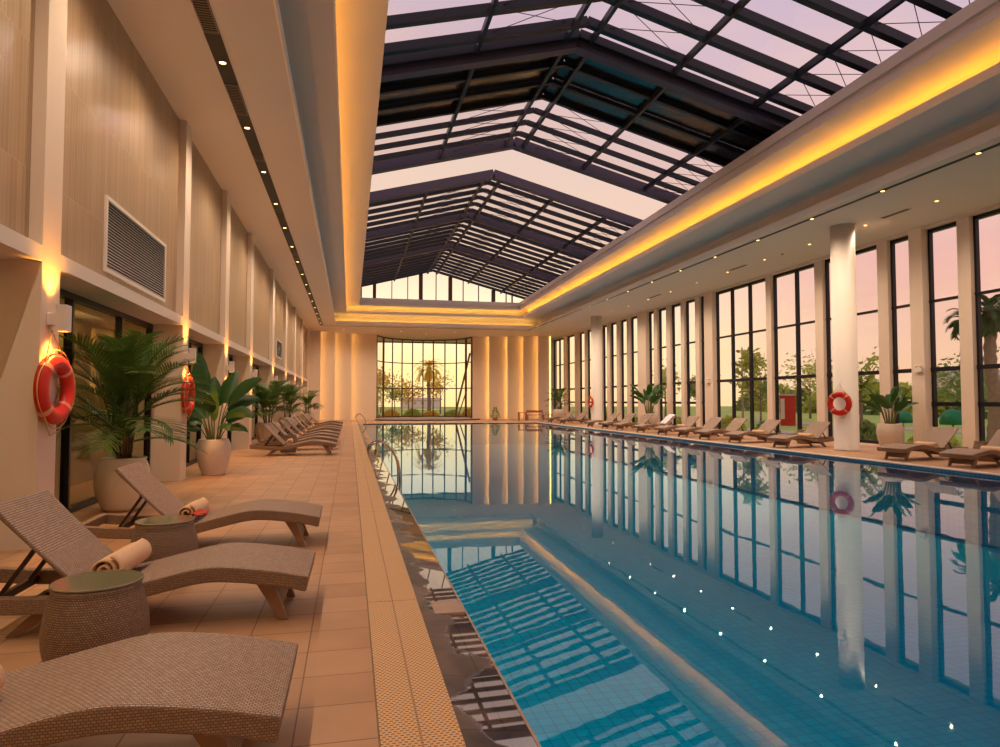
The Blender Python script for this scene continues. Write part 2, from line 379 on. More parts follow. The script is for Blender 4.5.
for i,(a,b) in enumerate(edges):  # added fill lights to brighten the door recesses, no fixtures there
    if b-a<.4: continue
    ld=bpy.data.lights.new('door_recess_fill','AREA'); ld.energy=26*(b-a)/4; ld.color=lin((255,214,150))[:3]; ld.shape='RECTANGLE'; ld.size=.5; ld.size_y=(b-a)*.8
    lo=bpy.data.objects.new('door_recess_fill',ld); C.objects.link(lo); lo.location=(-4.15,(a+b)/2,LINB)
# wall vents
def vent(name,label,y0,y1,z0,z1,n):
    t=thing(name,label,'air vent',(-3.125,(y0+y1)/2,z0)); h=(y1-y0)/2; H=z1-z0
    m=MB(); m.box((0,-h+.03,.03),(.01,h-.03,H-.03)); m.build('backing',blackslot,t)
    m=MB(); w=.05
    m.box((0,-h,w),(.035,-h+w,H-w)); m.box((0,h-w,w),(.035,h,H-w)); m.box((0,-h,0),(.035,h,w)); m.box((0,-h,H-w),(.035,h,H)); m.build('vent_frame',white,t)
    m=MB()
    for k in range(n):
        z=w+(H-2*w)*(k+.5)/n; m.quad((.012,-h+w,z+.012),(.012,h-w,z+.012),(.032,h-w,z-.008),(.032,-h+w,z-.008)); m.quad((.012,-h+w,z+.006),(.032,-h+w,z-.014),(.032,h-w,z-.014),(.012,h-w,z+.006))
    m.build('louvres',white,t)
vent('wall_vent','large louvred air vent high on the left wall above the potted palm',9.45,12.3,3.13,4.12,22)
vent('wall_vent','small louvred vent high on the left wall far behind',30.0,32.3,3.35,4.15,18)
# sconces
for i,(a,b) in enumerate(PY[1:],1):
    if i==9: continue
    y=(a+b)/2-.02
    t=thing('wall_sconce',f'white up and down wall light on the {ORD[i-1]} pier of the left wall','wall light',(LX,y,2.16),group='wall sconces on the left piers')
    m=MB(); m.box((0,-.06,.06),(.1,.06,.18)); m.build('bracket',white,t,bevel=.004)
    m=MB(); m.box((.08,-.07,0),(.09,.07,.27)); m.box((.17,-.07,0),(.18,.07,.27)); m.box((.09,-.07,0),(.17,-.06,.27)); m.box((.09,.06,0),(.17,.07,.27)); m.build('shade',white,t)
    m=MB(); m.box((.095,-.055,.1),(.165,.055,.17)); m.build('lamp',sconm,t)
    for up in (1,-1):
        ld=bpy.data.lights.new('sconce_beam','SPOT'); ld.energy=40; ld.color=lin((255,166,60))[:3]; ld.spot_size=R(115); ld.spot_blend=.8; ld.shadow_soft_size=.04
        lo=bpy.data.objects.new('sconce_beam',ld); C.objects.link(lo); lo.parent=t; lo.location=(.13,0,.29 if up>0 else -.02)
        lo.rotation_euler=(PI if up>0 else 0, 0, 0)

# ------------------------------------------------------------------ right window wall
WP=[(16.45,16.92),(28.25,28.98),(35.45,36.6),(53.9,54.7)]                 # wide piers
NP=[(14.96,15.36),(17.86,18.29),(20.86,21.28),(23.9,24.24),(29.62,30.01),(31.12,31.49),(32.65,33.11),(34.19,34.62),
    (37.95,38.39),(39.5,40.0),(41.15,41.65),(42.6,43.1),(44.1,44.6),(45.6,46.0),(47.3,48.2),(50.1,50.9)]
NP+= [(13.45,13.85),(10.45,10.85),(7.4,7.8),(4.3,4.7),(1.3,1.7),(-1.7,-1.3)]
piers=sorted([(a,b,'w') for a,b in WP]+[(a,b,'n') for a,b in NP])
piers=[(-5,-4.6,'w')]+piers
for i,(a,b,k) in enumerate(piers):
    m=MB(); m.box((RXW if k=='w' else RXN,a,0),(16.9,b,CZ+.02))
    vis=[q for q in piers if q[0]>14.5]; kind='broad' if k=='w' else 'slim'
    lab=f'{kind} white pier, {ORD[vis.index((a,b,k))]} seen from the right edge along the window wall' if a>14.5 else f'{kind} white window pier outside the view, {ORD[i]} from the back wall'
    struct('pillar',m,plaster,lab,'pillar')
def window(i,y0,y1,mulls,low,label):
    t=thing(f'window_{i}',None,None,(GX,(y0+y1)/2,0)); tag(t,label,'window',kind='structure')
    c=(y0+y1)/2; a=y0-c; b=y1-c; T=6.56; m=MB(); d=.06
    m.box((-d,a,.05),(.06,a+.07,T)); m.box((-d,b-.07,.05),(.06,b,T)); m.box((-d,a,T-.1),(.06,b,T)); m.box((-d,a,.05),(.06,b,.15))
    for y in mulls: m.box((-d,y-c-.06,.1),(.06,y-c+.06,T-.05))
    ts=[(4.4,.035),(2.38,.06)]+([(1.36,.06)] if low else [])
    for z,hh in ts: m.box((-.08,a,z-hh),(.06,b,z+hh))
    m.build('window_frame',framem,t)
    m=MB(); m.box((.0,a+.05,.1),(.012,b-.05,T-.05)); m.build('window_pane',glass,t)
    m=MB(); m.box((-.2,a,-.0),(.12,b,.05)); m.build('window_sill',curb,t)
wi=0; nv=8
for i in range(len(piers)-1):
    y0=piers[i][1]; y1=piers[i+1][0]
    if y1-y0<.25: continue
    wi+=1; span=y1-y0; n=round(span/1.45); mulls=[]
    if abs(y0-24.24)<.01: mulls=[25.6,26.97]
    elif abs(y0-21.28)<.01: mulls=[22.5]
    elif n>1: mulls=[y0+span*k/n for k in range(1,n)]
    low=not mulls
    window(wi,y0,y1,mulls,low,(f'tall dark framed window, {ORD[wi-nv]} seen from the right edge along the right wall' if y0>13 else f'window outside the view, {ORD[wi-1]} from the back wall'))
m=MB(); m.box((16.6,YN,6.56),(17.3,54.8,7.1)); struct('trim_7',m,plaster,'plaster head band above the tall right windows','wall head')
m=MB(); m.box((16.75,YN,-.3),(17.3,54.8,.002)); struct('trim_8',m,curb,'stone sill strip under the tall right windows','sill')
m=MB(); m.box((15.52,51.0,0),(15.66,54.8,CZ)); m.box((15.52,54.7,0),(17.3,54.9,CZ)); struct('wall_right',m,plaster,'plaster return wall where the window wall meets the far end','wall')
# round columns
for (x,y,l) in ((14.25,16.95,'near round white column with a lifebuoy on the right deck'),(14.75,38.6,'distant round white column with a lifebuoy on the right deck')):
    m=MB(); m.lathe([(.36,0),(.36,.04),(.335,.06),(.335,CZ+.02)],40,(x,y,0)); struct('column',m,white,l,'column')
# small wall lights on the broad piers
for y,l in ((16.62,'small white emergency light high on the near broad window pier'),(28.6,'small white emergency light on the broad pier beyond the first round column')):
    t=thing('emergency_wall_lamp',l,'wall light',(RXW,y,2.3)); m=MB(); m.box((-.09,-.13,0),(0,.13,.14)); m.build('housing',white,t,bevel=.01)
    for s in (-1,1):
        m=MB(); m.lathe([(.03,0),(.045,.03),(.045,.08)],14,(-.06,s*.07,.14)); m.build('lamp_head',white,t)

# ------------------------------------------------------------------ far end wall: stepped slabs and bowed window
BX0,BX1=2.0,9.62
slabs=[(-3.7,-2.16,51.0),(-2.3,-1.13,51.6),(-1.3,.08,52.2),(-.1,2.0,52.8)]
slabsR=[(14.61,15.52,51.0),(13.52,14.8,51.5),(12.33,13.7,52.0),(10.91,12.5,52.4),(9.62,11.1,52.8)]
place_n=['outermost left','second left','third left','innermost left']
for (a,b,y),l in zip(slabs,place_n):
    m=MB(); m.box((a,y,0),(b,y+.16,CZ+.02)); struct('wall_far',m,plaster,f'{l} cream slab of the stepped far wall','wall')
for (a,b,y),l in zip(slabsR,['outermost right','second right','third right','fourth right','innermost right']):
    m=MB(); m.box((a,y,0),(b,y+.16,CZ+.02)); struct('wall_far',m,plaster,f'{l} cream slab of the stepped far wall','wall')
for k,(a,b,y) in enumerate(slabs[:-1]):
    m=MB()
    for q in range(4): m.box((b-.10,y+.17,.01+1.65*q),(b-.06,y+.2,1.68+1.65*q))
    tag(m.build('led_strip',ledv),f'warm light strip behind the {place_n[k]} slab of the far wall','light strip',group='light strips behind the far wall slabs')
for k,(a,b,y) in enumerate(slabsR[:-1]):
    m=MB()
    for q in range(4): m.box((a+.06,y+.17,.01+1.65*q),(a+.1,y+.2,1.68+1.65*q))
    tag(m.build('led_strip',ledv),f'warm light strip behind the {["outermost right","second right","third right","fourth right"][k]} slab of the far wall','light strip',group='light strips behind the far wall slabs')
m=MB()
for q in range(4): m.box((15.53,50.96,.01+1.65*q),(15.58,51.0,1.63+1.65*q))
tag(m.build('led_strip',emis('corner_led',(255,190,90),5)),'bright vertical light strip in the far right corner beside the window wall','light strip')
m=MB(); m.box((-4,53.6,0),(BX0,53.8,CZ)); m.box((BX1,53.6,0),(15.6,53.8,CZ)); m.box((-4.2,51,0),(-3.6,53.7,CZ)); struct('wall_back',m,plaster,'plaster wall behind the stepped slabs of the far end','wall')
# bowed window
def bow(x):
    c=(BX0+BX1)/2; t=(x-c)/((BX1-BX0)/2); return 53.0+4.2*math.sqrt(max(0,1-.98*t*t))*1.0-.55
t=thing('window_40',None,None,(5.81,53,0)); tag(t,'wide bowed window with slim mullions in the far wall','window',kind='structure')
xs=[2.04,2.62,3.4,4.23,5.13,6.02,6.88,7.81,8.67,9.3,9.6]
m=MB(); ox,oy=5.81,53
for k,x in enumerate(xs):
    w=.16 if k in (1,9) else .09; m.box((x-ox-w/2,bow(x)-oy-.08,.1),(x-ox+w/2,bow(x)-oy+.08,CZ))
for k in range(len(xs)-1):
    for z,h in ((4.62,.07),(2.5,.08),(.16,.1),(6.6,.1)):
        m.bar((xs[k]-ox,bow(xs[k])-oy,z),(xs[k+1]-ox,bow(xs[k+1])-oy,z),.1,h)
m.build('window_frame',bronze,t)
m=MB()
for k in range(len(xs)-1): m.bar((xs[k]-ox,bow(xs[k])-oy,3.35),(xs[k+1]-ox,bow(xs[k+1])-oy,3.35),.012,6.5)
m.build('window_pane',glass,t)
m=MB(); pts=[(BX0,52.9)]+[(x,bow(x)+.25) for x in xs]+[(BX1,52.9)]
m.quad(*[(x,y,.1) for x,y in pts]);
for k in range(len(pts)-1): m.quad((*pts[k],0),(*pts[k+1],0),(*pts[k+1],.1),(*pts[k],.1))
m.quad((BX0,52.9,0),(BX1,52.9,0),(BX1,52.9,.1),(BX0,52.9,.1)); m.build('window_sill',curb,t)
# dark low crescent step before the bowed window
m=MB(); pts=[]
for k in range(25):
    a=PI*k/24; pts.append((5.81+4.0*math.cos(a),50.6-2.0*math.sin(a)))
top=[(x,y,.1) for x,y in pts]; m.quad(*top[::-1])
for k in range(24): m.quad((*pts[k],0),(*pts[k],.1),(*pts[k+1],.1),(*pts[k+1],0))
m.quad((*pts[0],0),(*pts[-1],0),(*pts[-1],.1),(*pts[0],.1))
tag(m.build('curved_step',mat('slate',(84,70,66),.35)),'low dark half round step in front of the bowed window','step')

# ------------------------------------------------------------------ ceiling tray
def offs(x,xr,sl,yf,d): return (x-d, xr+d, sl, yf+d)
L1=(-1.02,12.35,.016,45.9); L2=(-.3,11.25,.016,45.3); L3=(.54,10.4,.03,44.9)
prof=[]
for d,z in ((0,6.65),(0,6.8),(.05,6.8),(.05,6.72),(.3,6.72),(.3,7.0),(.28,7.12),(.21,7.22),(.1,7.28),(0,7.3)): prof.append(offs(*L1,d)+(z,))
for d,z in ((0,7.3),(0,7.45),(.05,7.45),(.05,7.37),(.42,7.37),(.42,7.62),(.4,7.7),(.34,7.75),(.2,7.78),(0,7.79)): prof.append(offs(*L2,d)+(z,))
for d,z in ((.03,7.79),(0,7.79),(0,7.9),(.07,7.9),(.07,8.06),(0,8.06),(0,8.3),(.3,8.3)): prof.append(offs(*L3,d)+(z,))
def xr(p,y): return p[1]+p[2]*(y-10)
m=MB()
for p,q in zip(prof,prof[1:]):
    pl,ql=p[0],q[0]
    m.quad((pl,YN,p[4]),(pl,p[3],p[4]),(ql,q[3],q[4]),(ql,YN,q[4]))
    m.quad((xr(p,YN),YN,p[4]),(xr(q,YN),YN,q[4]),(xr(q,q[3]),q[3],q[4]),(xr(p,p[3]),p[3],p[4]))
    m.quad((pl,p[3],p[4]),(xr(p,p[3]),p[3],p[4]),(xr(q,q[3]),q[3],q[4]),(ql,q[3],q[4]))
p=prof[0]; z=CZ
m.quad((-4.2,YN,z),(-4.2,59,z),(p[0],p[3],z),(p[0],YN,z)); m.quad((-4.2,59,z),(17.3,59,z),(xr(p,p[3]),p[3],z),(p[0],p[3],z))
m.quad((17.3,59,z),(17.3,YN,z),(xr(p,YN),YN,z),(xr(p,p[3]),p[3],z))
struct('ceiling',m,ceilm,'cream tray ceiling stepping up round the skylight','ceiling')
m=MB(); m.box((-5.2,YN-.2,0),(17.3,YN,11)); struct('wall_near',m,plaster,'plaster wall behind the camera closing the hall','wall')
def lip(n,P,z0,z1,lab):
    m=MB(); zc=(z0+z1)/2; h=z1-z0; w=.03
    m.bar((P[0]+w/2,YN,zc),(P[0]+w/2,P[3]-w,zc),w,h); m.bar((xr(P,YN)-w/2,YN,zc),(xr(P,P[3])-w/2,P[3]-w,zc),w,h); m.bar((P[0],P[3]-w/2,zc),(xr(P,P[3]),P[3]-w/2,zc),w,h)
    struct(n,m,trimb,lab,'ceiling trim')
lip('trim_9',L1,6.62,6.83,'pale raised lip round the lower step of the ceiling tray')
lip('trim_10',L2,7.28,7.47,'pale raised lip hiding the amber cove light')
# roof upper shell so no light leaks round the tray
m=MB(); z=8.3
def xe(y): return 10.4+.03*(y-10)+.25
m.quad((-4.3,YN,z),(.3,YN,z),(.3,59,z),(-4.3,59,z)); m.quad((xe(YN),YN,z),(17.3,YN,z),(17.3,59,z),(xe(59),59,z)); m.quad((.3,45.1,z),(xe(45),45.1,z),(xe(59),59,z),(.3,59,z))
m.box((-4.3,YN,CZ-.2),(-4.2,59,z)); m.box((17.2,YN,CZ+.1),(17.3,59,z)); m.box((.2,YN,z),(.3,45.2,8.85)); m.box((11.95,YN,z),(12.05,45.2,8.5)); m.box((-4.3,58.9,CZ-.1),(17.3,59,z))
struct('roof',m,steel,'flat roof shell hidden over the plaster ceiling','roof')
# cove light strips
def strip(name,label,segs,em=None):
    m=MB()
    for a,b in segs: 
        a=Vector(a); b=Vector(b); n=max(1,int((b-a).length/2.0))
        for k in range(n): m.bar(a+(b-a)*(k/n),a+(b-a)*((k+.97)/n),.04,.02)
    tag(m.build(name,em or ledm),label,'light strip')
d=.36; zz=7.392
strip('led_strip','amber cove light strip hidden in the left edge of the ceiling tray',[((L2[0]-d,YN+.3,zz),(L2[0]-d,L2[3]-.1,zz))])
strip('led_strip','amber cove light strip hidden in the right edge of the ceiling tray',[((L2[1]+d+.016*(YN-10),YN+.3,zz),(L2[1]+d+.016*34.8,L2[3]-.1,zz))])
strip('led_strip','upper amber cove light strip at the far end of the ceiling tray',[((L2[0],L2[3]+d,zz),(L2[1]+.5,L2[3]+d,zz))],emis('end_cove_led',(255,196,86),9))
strip('led_strip','lower amber cove light strip at the far end of the ceiling tray',[((L1[0],L1[3]+.17,6.735),(L1[1]+.5,L1[3]+.2,6.737))],MATS['end_cove_led'])
# slots with grilles
SL,SR,SE=-1.95,12.78,47.2
def slot(label,x,w,y0,y1):
    t=thing('linear_slot',label,'ceiling slot',(x,(y0+y1)/2,CZ-.014)); h=(y1-y0)/2
    m=MB(); m.box((-w/2,-h,0),(w/2,h,.012)); m.build('slot_channel',blackslot,t)
    return t
tl=slot('dark light and air slot running along the left ceiling',SL,.22,YN+.2,SE)
tr_=slot('thin dark light slot running along the right ceiling',SR,.10,YN+.2,SE)
t=thing('linear_slot','thin dark light slot crossing the far end of the ceiling','ceiling slot',(5.4,SE+.06,CZ-.015)); m=MB(); m.box((SL-5.5,-.05,0),(SR-5.3,.05,.012)); m.build('slot_channel',blackslot,t)
def downlight(x,y,label,group,e=30,r=.055,slotted=False):
    t=thing('downlight',label,'ceiling light',(x,y,CZ-(.03 if slotted else .015)),group=group)
    m=MB(); m.lathe([(r*1.0,.012),(r*1.35,.012),(r*1.35,0),(r*1.0,0)],20,capb=False,capt=False,sharp=True); m.build('trim_ring',black if slotted else white,t)
    m=MB(); m.lathe([(r,.006),(r*.6,.004)],20); m.build('lens',lampm,t)
    ld=bpy.data.lights.new('downlight_beam','SPOT'); ld.energy=e*3; ld.color=lin((255,224,192))[:3]; ld.spot_size=R(155); ld.spot_blend=1; ld.shadow_soft_size=.02
    lo=bpy.data.objects.new('downlight_beam',ld); C.objects.link(lo); lo.parent=t; lo.location=(0,0,-.03)
for k in range(15):
    y=10.7+2.5*(k)
    downlight(SL,y,f'{ORD[k]} visible small lamp from the near end of the left ceiling slot','lamps in the left ceiling slot',52,.05,True)
    # grille between lamps
for y in (8.2,5.7,3.2,.7,-1.8): 
    ld=bpy.data.lights.new('slot_beam','SPOT'); ld.energy=150; ld.color=lin((255,224,192))[:3]; ld.spot_size=R(155); ld.spot_blend=1; ld.shadow_soft_size=.02
    lo=bpy.data.objects.new('slot_beam',ld); C.objects.link(lo); lo.parent=tl; lo.location=(0,y-(YN+.2+SE)/2,-.03)
def grille(parent,y0,y1,w):
    oy=parent.location.y; m=MB()
    for s in (-1,1): m.box((s*w/2-.006,y0-oy,-.014),(s*w/2+.006,y1-oy,.0))
    for y in (y0,(y0+y1)/2,y1): m.box((-w/2,y-oy-.006,-.014),(w/2,y-oy+.006,0))
    k=int((y1-y0)/.06)
    for q in range(k):
        y=y0+(y1-y0)*(q+.5)/k; m.box((-w/2,y-oy-.005,-.008),(w/2,y-oy+.005,0))
    m.build('grille',mat('grille_metal',(150,136,124),.45,.3) if 'grille_metal' not in MATS else MATS['grille_metal'],parent)
for a,b in ((6.6,9.85),(11.45,12.6),(14.7,15.0),(19.3,19.9),(24.1,24.8)): grille(tl,a,b,.2)
for k in range(14):
    downlight(SR,11.22+2.58*k,f'{ORD[k]} lamp from the near end of the thin right ceiling slot','lamps in the right ceiling slot',60,.05,True)
for k in range(13):
    downlight(14.83,14.23+2.46*k,f'{ORD[k]} round recessed light from the near end, between slot and windows','recessed lights over the right deck',(12 if k in (1,10) else 55),.045)
for k,x in enumerate((-.32,1.66,3.64,5.71,7.77,9.8,11.6)):
    downlight(x,SE+.06,f'{ORD[k]} lamp from the left in the slot crossing the far ceiling','lamps in the far ceiling slot',40,.05,True)
for k,(x,y) in enumerate(((1.7,50.0),(3.68,50.2),(5.7,51.6),(7.73,50.0),(-.5,49.6))):
    downlight(x,y,f'round recessed light before the bowed window, {["second","third","fourth","fifth","first"][k]} from the left','recessed lights over the far deck',40,.06)
for a,b,l in ((14.99,15.95,'thin slot air diffuser in the right ceiling nearest the camera'),(22.6,23.7,'thin slot air diffuser in the right ceiling farther along'),(29.8,31.0,'thin slot air diffuser far along the right ceiling')):
    t=thing('air_diffuser',l,'air diffuser',(14.72,(a+b)/2,CZ-.012),group='slot diffusers in the right ceiling'); h=(b-a)/2
    m=MB(); m.box((-.07,-h,0),(.07,h,.012)); m.build('diffuser_frame',lidm,t)
    m=MB(); m.box((-.045,-h+.03,-.002),(-.005,h-.03,0)); m.box((.005,-h+.03,-.002),(.045,h-.03,0)); m.build('diffuser_slot',blackslot,t)
t=thing('smoke_detector','tiny round smoke detector on the right ceiling','smoke detector',(14.85,20.6,CZ-.05)); m=MB(); m.lathe([(.03,0),(.055,.02),(.06,.05)],18); m.build('detector_body',lidm,t)
m=MB(); m.lathe([(.012,0),(.012,.006)],10,(0,0,-.004)); m.build('detector_sensor',black,t)

# ------------------------------------------------------------------ retractable glass roof
RX=5.4; RZ=10.32; SLP=.262
def rz(x): return RZ-SLP*abs(x-RX)
XL,XR=.35,12.0
def roof_seg(label,y0,y1,ys,dz=0,darks=(),fasc=(),ry=.14,braces=True):
    t=thing('roof_segment',None,None,(RX,(y0+y1)/2,9.0)); tag(t,label,'glass roof',kind='structure')
    o=Vector((RX,(y0+y1)/2,9.0))
    def P(x,y,z=0): return Vector((x,y,rz(x)+dz+z))-o
    for y in ys:
        w,h=((.17 if y1<15.3 else .12),ry)
        if any(abs(y-f)<.01 for f in fasc): w,h=.3,.34
        m=MB(); m.bar(P(XL,y),P(RX,y),w,h); m.bar(P(RX,y),P(XR,y),w,h); m.build('rafter',steel2 if (w>.2) else steel,t)
    for x in (.45,2.85,5.08,5.72,7.9,10.2):
        m=MB(); m.bar(P(x,y0,-.05),P(x,y1,-.05),.09,.16); m.build('purlin',steel,t)
    m=MB()
    for a,b in ((XL,RX),(RX,XR)):
        m.quad(P(a,y0,.09),P(b,y0,.09),P(b,y1,.09),P(a,y1,.09))
    m.build('glazing',roofglass,t)
    for a,b in darks:
        for xa,xb in ((XL,RX),(RX,XR)):
            m=MB(); n=3
            for k in range(n):
                ya=a+(b-a)*k/n+.07; yb=a+(b-a)*(k+1)/n-.05
                q=[P(xa,ya,.03),P(xb,ya,.03),P(xb,yb,.06),P(xa,yb,.06)]
                m.quad(*q); m.quad(*[p+Vector((0,0,.03)) for p in q[::-1]])
            m.build('shade_panel',shadepan,t)
    if braces:
        m=MB()
        yy=sorted(ys)
        for xa,xb in ((2.95,5.0),(5.8,7.8),(10.3,11.7)):
            for a,b in zip(yy,yy[1:]):
                if b-a<.6 or any(d0-.1<=a<d1 for d0,d1 in darks): continue
                m.tube([P(xa,a,.02),P(xb,b,.02)],.009,5); m.tube([P(xb,a,.02),P(xa,b,.02)],.009,5)
        if m.v: m.build('brace_cables',cable,t)
    return t
roof_seg('fixed near glass roof bays with wide steel rafters overhead',YN,15.25,[YN+.2+1.08*k for k in range(19)]+[15.2],dz=.12,ry=.2)
roof_seg('middle sliding glass roof with dark closed shade panels',15.3,22.0,[15.4,16.4,17.4,18.35,19.3,20.2,21.1,21.95],darks=((15.4,18.35),),fasc=(15.4,21.95))
roof_seg('third glass roof segment just beyond the open sky gap',25.2,31.2,[25.25,26.2,27.2,28.2,29.2,30.2,31.1],fasc=(25.25,31.1),ry=.16)
roof_seg('fourth slatted glass roof segment deeper in the hall',31.2,37.6,[32.1,33.0,33.9,34.8,35.7,36.6,37.4],fasc=(37.4,),ry=.16)
roof_seg('farthest slatted glass roof segment before the gable glazing',37.6,45.2,[38.5,39.4,40.3,41.2,42.1,43,43.9,44.9],ry=.16)
# gable glazing
t=thing('window_41',None,None,(5.4,45.1,7.95)); tag(t,'low gabled clerestory window under the far end of the glass roof','window',kind='structure')
m=MB(); o=(5.4,45.1,7.95)
for x,w in ((.66,.1),(1.53,.22),(2.68,.05),(3.74,.05),(4.62,.26),(5.66,.05),(6.64,.26),(7.53,.05),(8.61,.05),(9.66,.26),(10.57,.05),(11.0,.08)):
    m.box((x-o[0]-w/2,-.08,.0),(x-o[0]+w/2,.08,rz(x)-.05-o[2]))
m.box((.4-o[0],-.1,0.1),(11.4-o[0],.1,.32)); m.build('window_frame',mat('gable_frame',(92,66,62),.5),t)
m=MB(); a,b=.5,11.1
m.quad((a-o[0],0,.1),(b-o[0],0,.1),(b-o[0],0,rz(b)-o[2]),(0,0,RZ-o[2]),(a-o[0],0,rz(a)-o[2])); m.build('window_pane',glass,t)

# ------------------------------------------------------------------ loungers
def catmull(pts,n):
    out=[]
    for i in range(len(pts)-1):
        p0=pts[max(i-1,0)];p1=pts[i];p2=pts[i+1];p3=pts[min(i+2,len(pts)-1)]
        for k in range(n):
            t=k/n
            out.append(tuple(.5*((2*b)+(c-a)*t+(2*a-5*b+4*c-d)*t*t+(3*b-a-3*c+d)*t**3) for a,b,c,d in zip(p0,p1,p2,p3)))
    out.append(tuple(pts[-1])); return out
PROF=[(-1.1,.30),(-.8,.27),(-.5,.255),(-.15,.265),(.15,.33),(.40,.383),(.58,.388),(.85,.352),(1.1,.30)]
PC=catmull(PROF,5)
def pz(x):
    for (a,b),(c,d) in zip(PC,PC[1:]):
        if a<=x<=c: return b+(d-b)*(x-a)/(c-a)
    return PC[-1][1]
def make_lounger(angle=46,half=.385):
    t=thing('chaise_lounge','-','sun lounger')
    HX=-.28
    top=[(HX,pz(HX))]+[p for p in PC if p[0]>HX+.02]; TH=.1
    def under(pts):
        out=[]
        for i,(x,z) in enumerate(pts): out.append((x-.015*(x>1.05),z-TH))
        return out
    m=MB(); m.slab(top,under(top),-half,half)
    # woven top on the top faces, side weave elsewhere
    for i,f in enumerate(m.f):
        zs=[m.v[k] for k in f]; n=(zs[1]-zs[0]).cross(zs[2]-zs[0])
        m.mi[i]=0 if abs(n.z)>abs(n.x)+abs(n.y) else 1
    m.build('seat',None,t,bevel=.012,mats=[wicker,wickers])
    m=MB(); low=[p for p in PC if p[0]<HX-.02]+[(HX,pz(HX))]
    for s in (-1,1):
        a,b=sorted((s*half,s*(half-.07))); m.slab(low,[(x,z-TH) for x,z in low],a,b)
    m.box((-1.1,-half+.07,.212),(-1.03,half-.07,.30)); m.box((HX-.06,-half+.07,.19),(HX,half-.07,.25)); m.build('base_frame',wickers,t,bevel=.008)
    # reclined backrest
    a=R(angle); Lb=.74; bx,bz=HX+.02,pz(HX)+.01; dx,dz=-math.cos(a),math.sin(a); nx,nz=math.sin(a),math.cos(a); TB=.038
    m=MB(); n=12; tp=[];bt=[]
    for k in range(n+1):
        q=Lb*k/n; w=.012*math.sin(PI*k/n)
        tp.append((bx+dx*q+nx*(TB-w),bz+dz*q+nz*(TB-w))); bt.append((bx+dx*q,bz+dz*q))
    m.slab(tp,bt,-half+.015,half-.015)
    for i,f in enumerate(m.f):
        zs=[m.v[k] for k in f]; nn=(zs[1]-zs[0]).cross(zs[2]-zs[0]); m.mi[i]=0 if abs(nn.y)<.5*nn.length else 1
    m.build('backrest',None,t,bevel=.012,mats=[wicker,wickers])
    m=MB(); px,pzz=bx+dx*.42,bz+dz*.42
    for s in (-.2,.2): m.bar((px,s,pzz-.01),(-.78,s,.215),.025,.025)
    m.bar((px,-.3,pzz-.012),(px,.3,pzz-.012),.03,.03); m.build('backrest_prop',propm,t)
    m=MB(); m.bar((-.78,-half+.06,.21),(-.78,half-.06,.21),.03,.05); m.bar((-.55,-half+.06,.2),(-.55,half-.06,.2),.03,.05); m.build('crossbar',propm,t)
    for s in (-1,1):
        y=s*(half-.12)
        m=MB(); m.slab([(.74,pz(.74)-TH+.01),(.86,pz(.86)-TH+.01)],[(.91,0),(.965,0)],y-.028,y+.028); m.build('leg',legm,t,bevel=.008)
        m=MB(); m.slab([(-.52,pz(-.52)-TH+.01),(-.38,pz(-.38)-TH+.01)],[(-.70,0),(-.63,0)],y-.03,y+.03); m.build('leg',legm,t,bevel=.008)
    m=MB(); m.slab([(.77,pz(.77)-TH+.01),(.83,pz(.83)-TH+.01)],[(.89,.07),(.92,.07)],-half+.14,half-.14); m.build('leg_panel',wickers,t)
    m=MB(); m.slab([(-.50,pz(-.5)-TH+.01),(-.42,pz(-.42)-TH+.01)],[(-.61,.09),(-.58,.09)],-half+.14,half-.14); m.build('leg_panel',wickers,t)
    return t
def rolled_towel(label,loc,rz,m0=towel,length=.5,r=.085,group='rolled towels on the loungers'):
    t=thing('rolled_towel',label,'towel',loc,rz,group)
    m=MB(); m.smooth=True; n=40; turns=2.2
    # rolled sheet: a spiral with thickness, extruded along y
    pts=[]
    for k in range(n*2+1):
        a=turns*2*PI*k/(n*2); rr=.012+(r-.012)*k/(n*2); pts.append((math.cos(a)*rr*1.08,math.sin(a)*rr*.9+r*.9))
    rows=7
    for j in range(rows+1):
        y=-length/2+length*j/rows; sc=1-.05*abs(2*j/rows-1)**3
        for (x,z) in pts: m.v.append(Vector((x*sc+.004*math.sin(7*y),y,z)))
    w=len(pts)
    for j in range(rows):
        for k in range(w-1): m.face((j*w+k,j*w+k+1,(j+1)*w+k+1,(j+1)*w+k))
    o=m.build('towel_roll',m0,t); md=o.modifiers.new('thick','SOLIDIFY'); md.thickness=.012
    return t
lg=make_lounger(); usedl=[]
LXC=-1.35
zt=pz(-.15)+.03
left=[(LXC+.02,2.99,'wicker sun lounger in the left foreground, cut by the picture edge'),
      (LXC,4.99,'wicker sun lounger between the two drum tables, second from the camera'),
      (LXC-.03,7.28,'wicker sun lounger third from the camera, in front of the large potted palm')]
yfar=[18.9,20.9,22.9,25.0,28.2,30.2,33.6,37.5]
for k,y in enumerate(yfar): left.append((-1.45,y,f'{ORD[k]} lounger from the camera in the far left group under the palms'))
for x,y,l in left: place(lg,(x,y,0),R(random.uniform(-1,1)),l,usedl,'wicker loungers along the left wall')
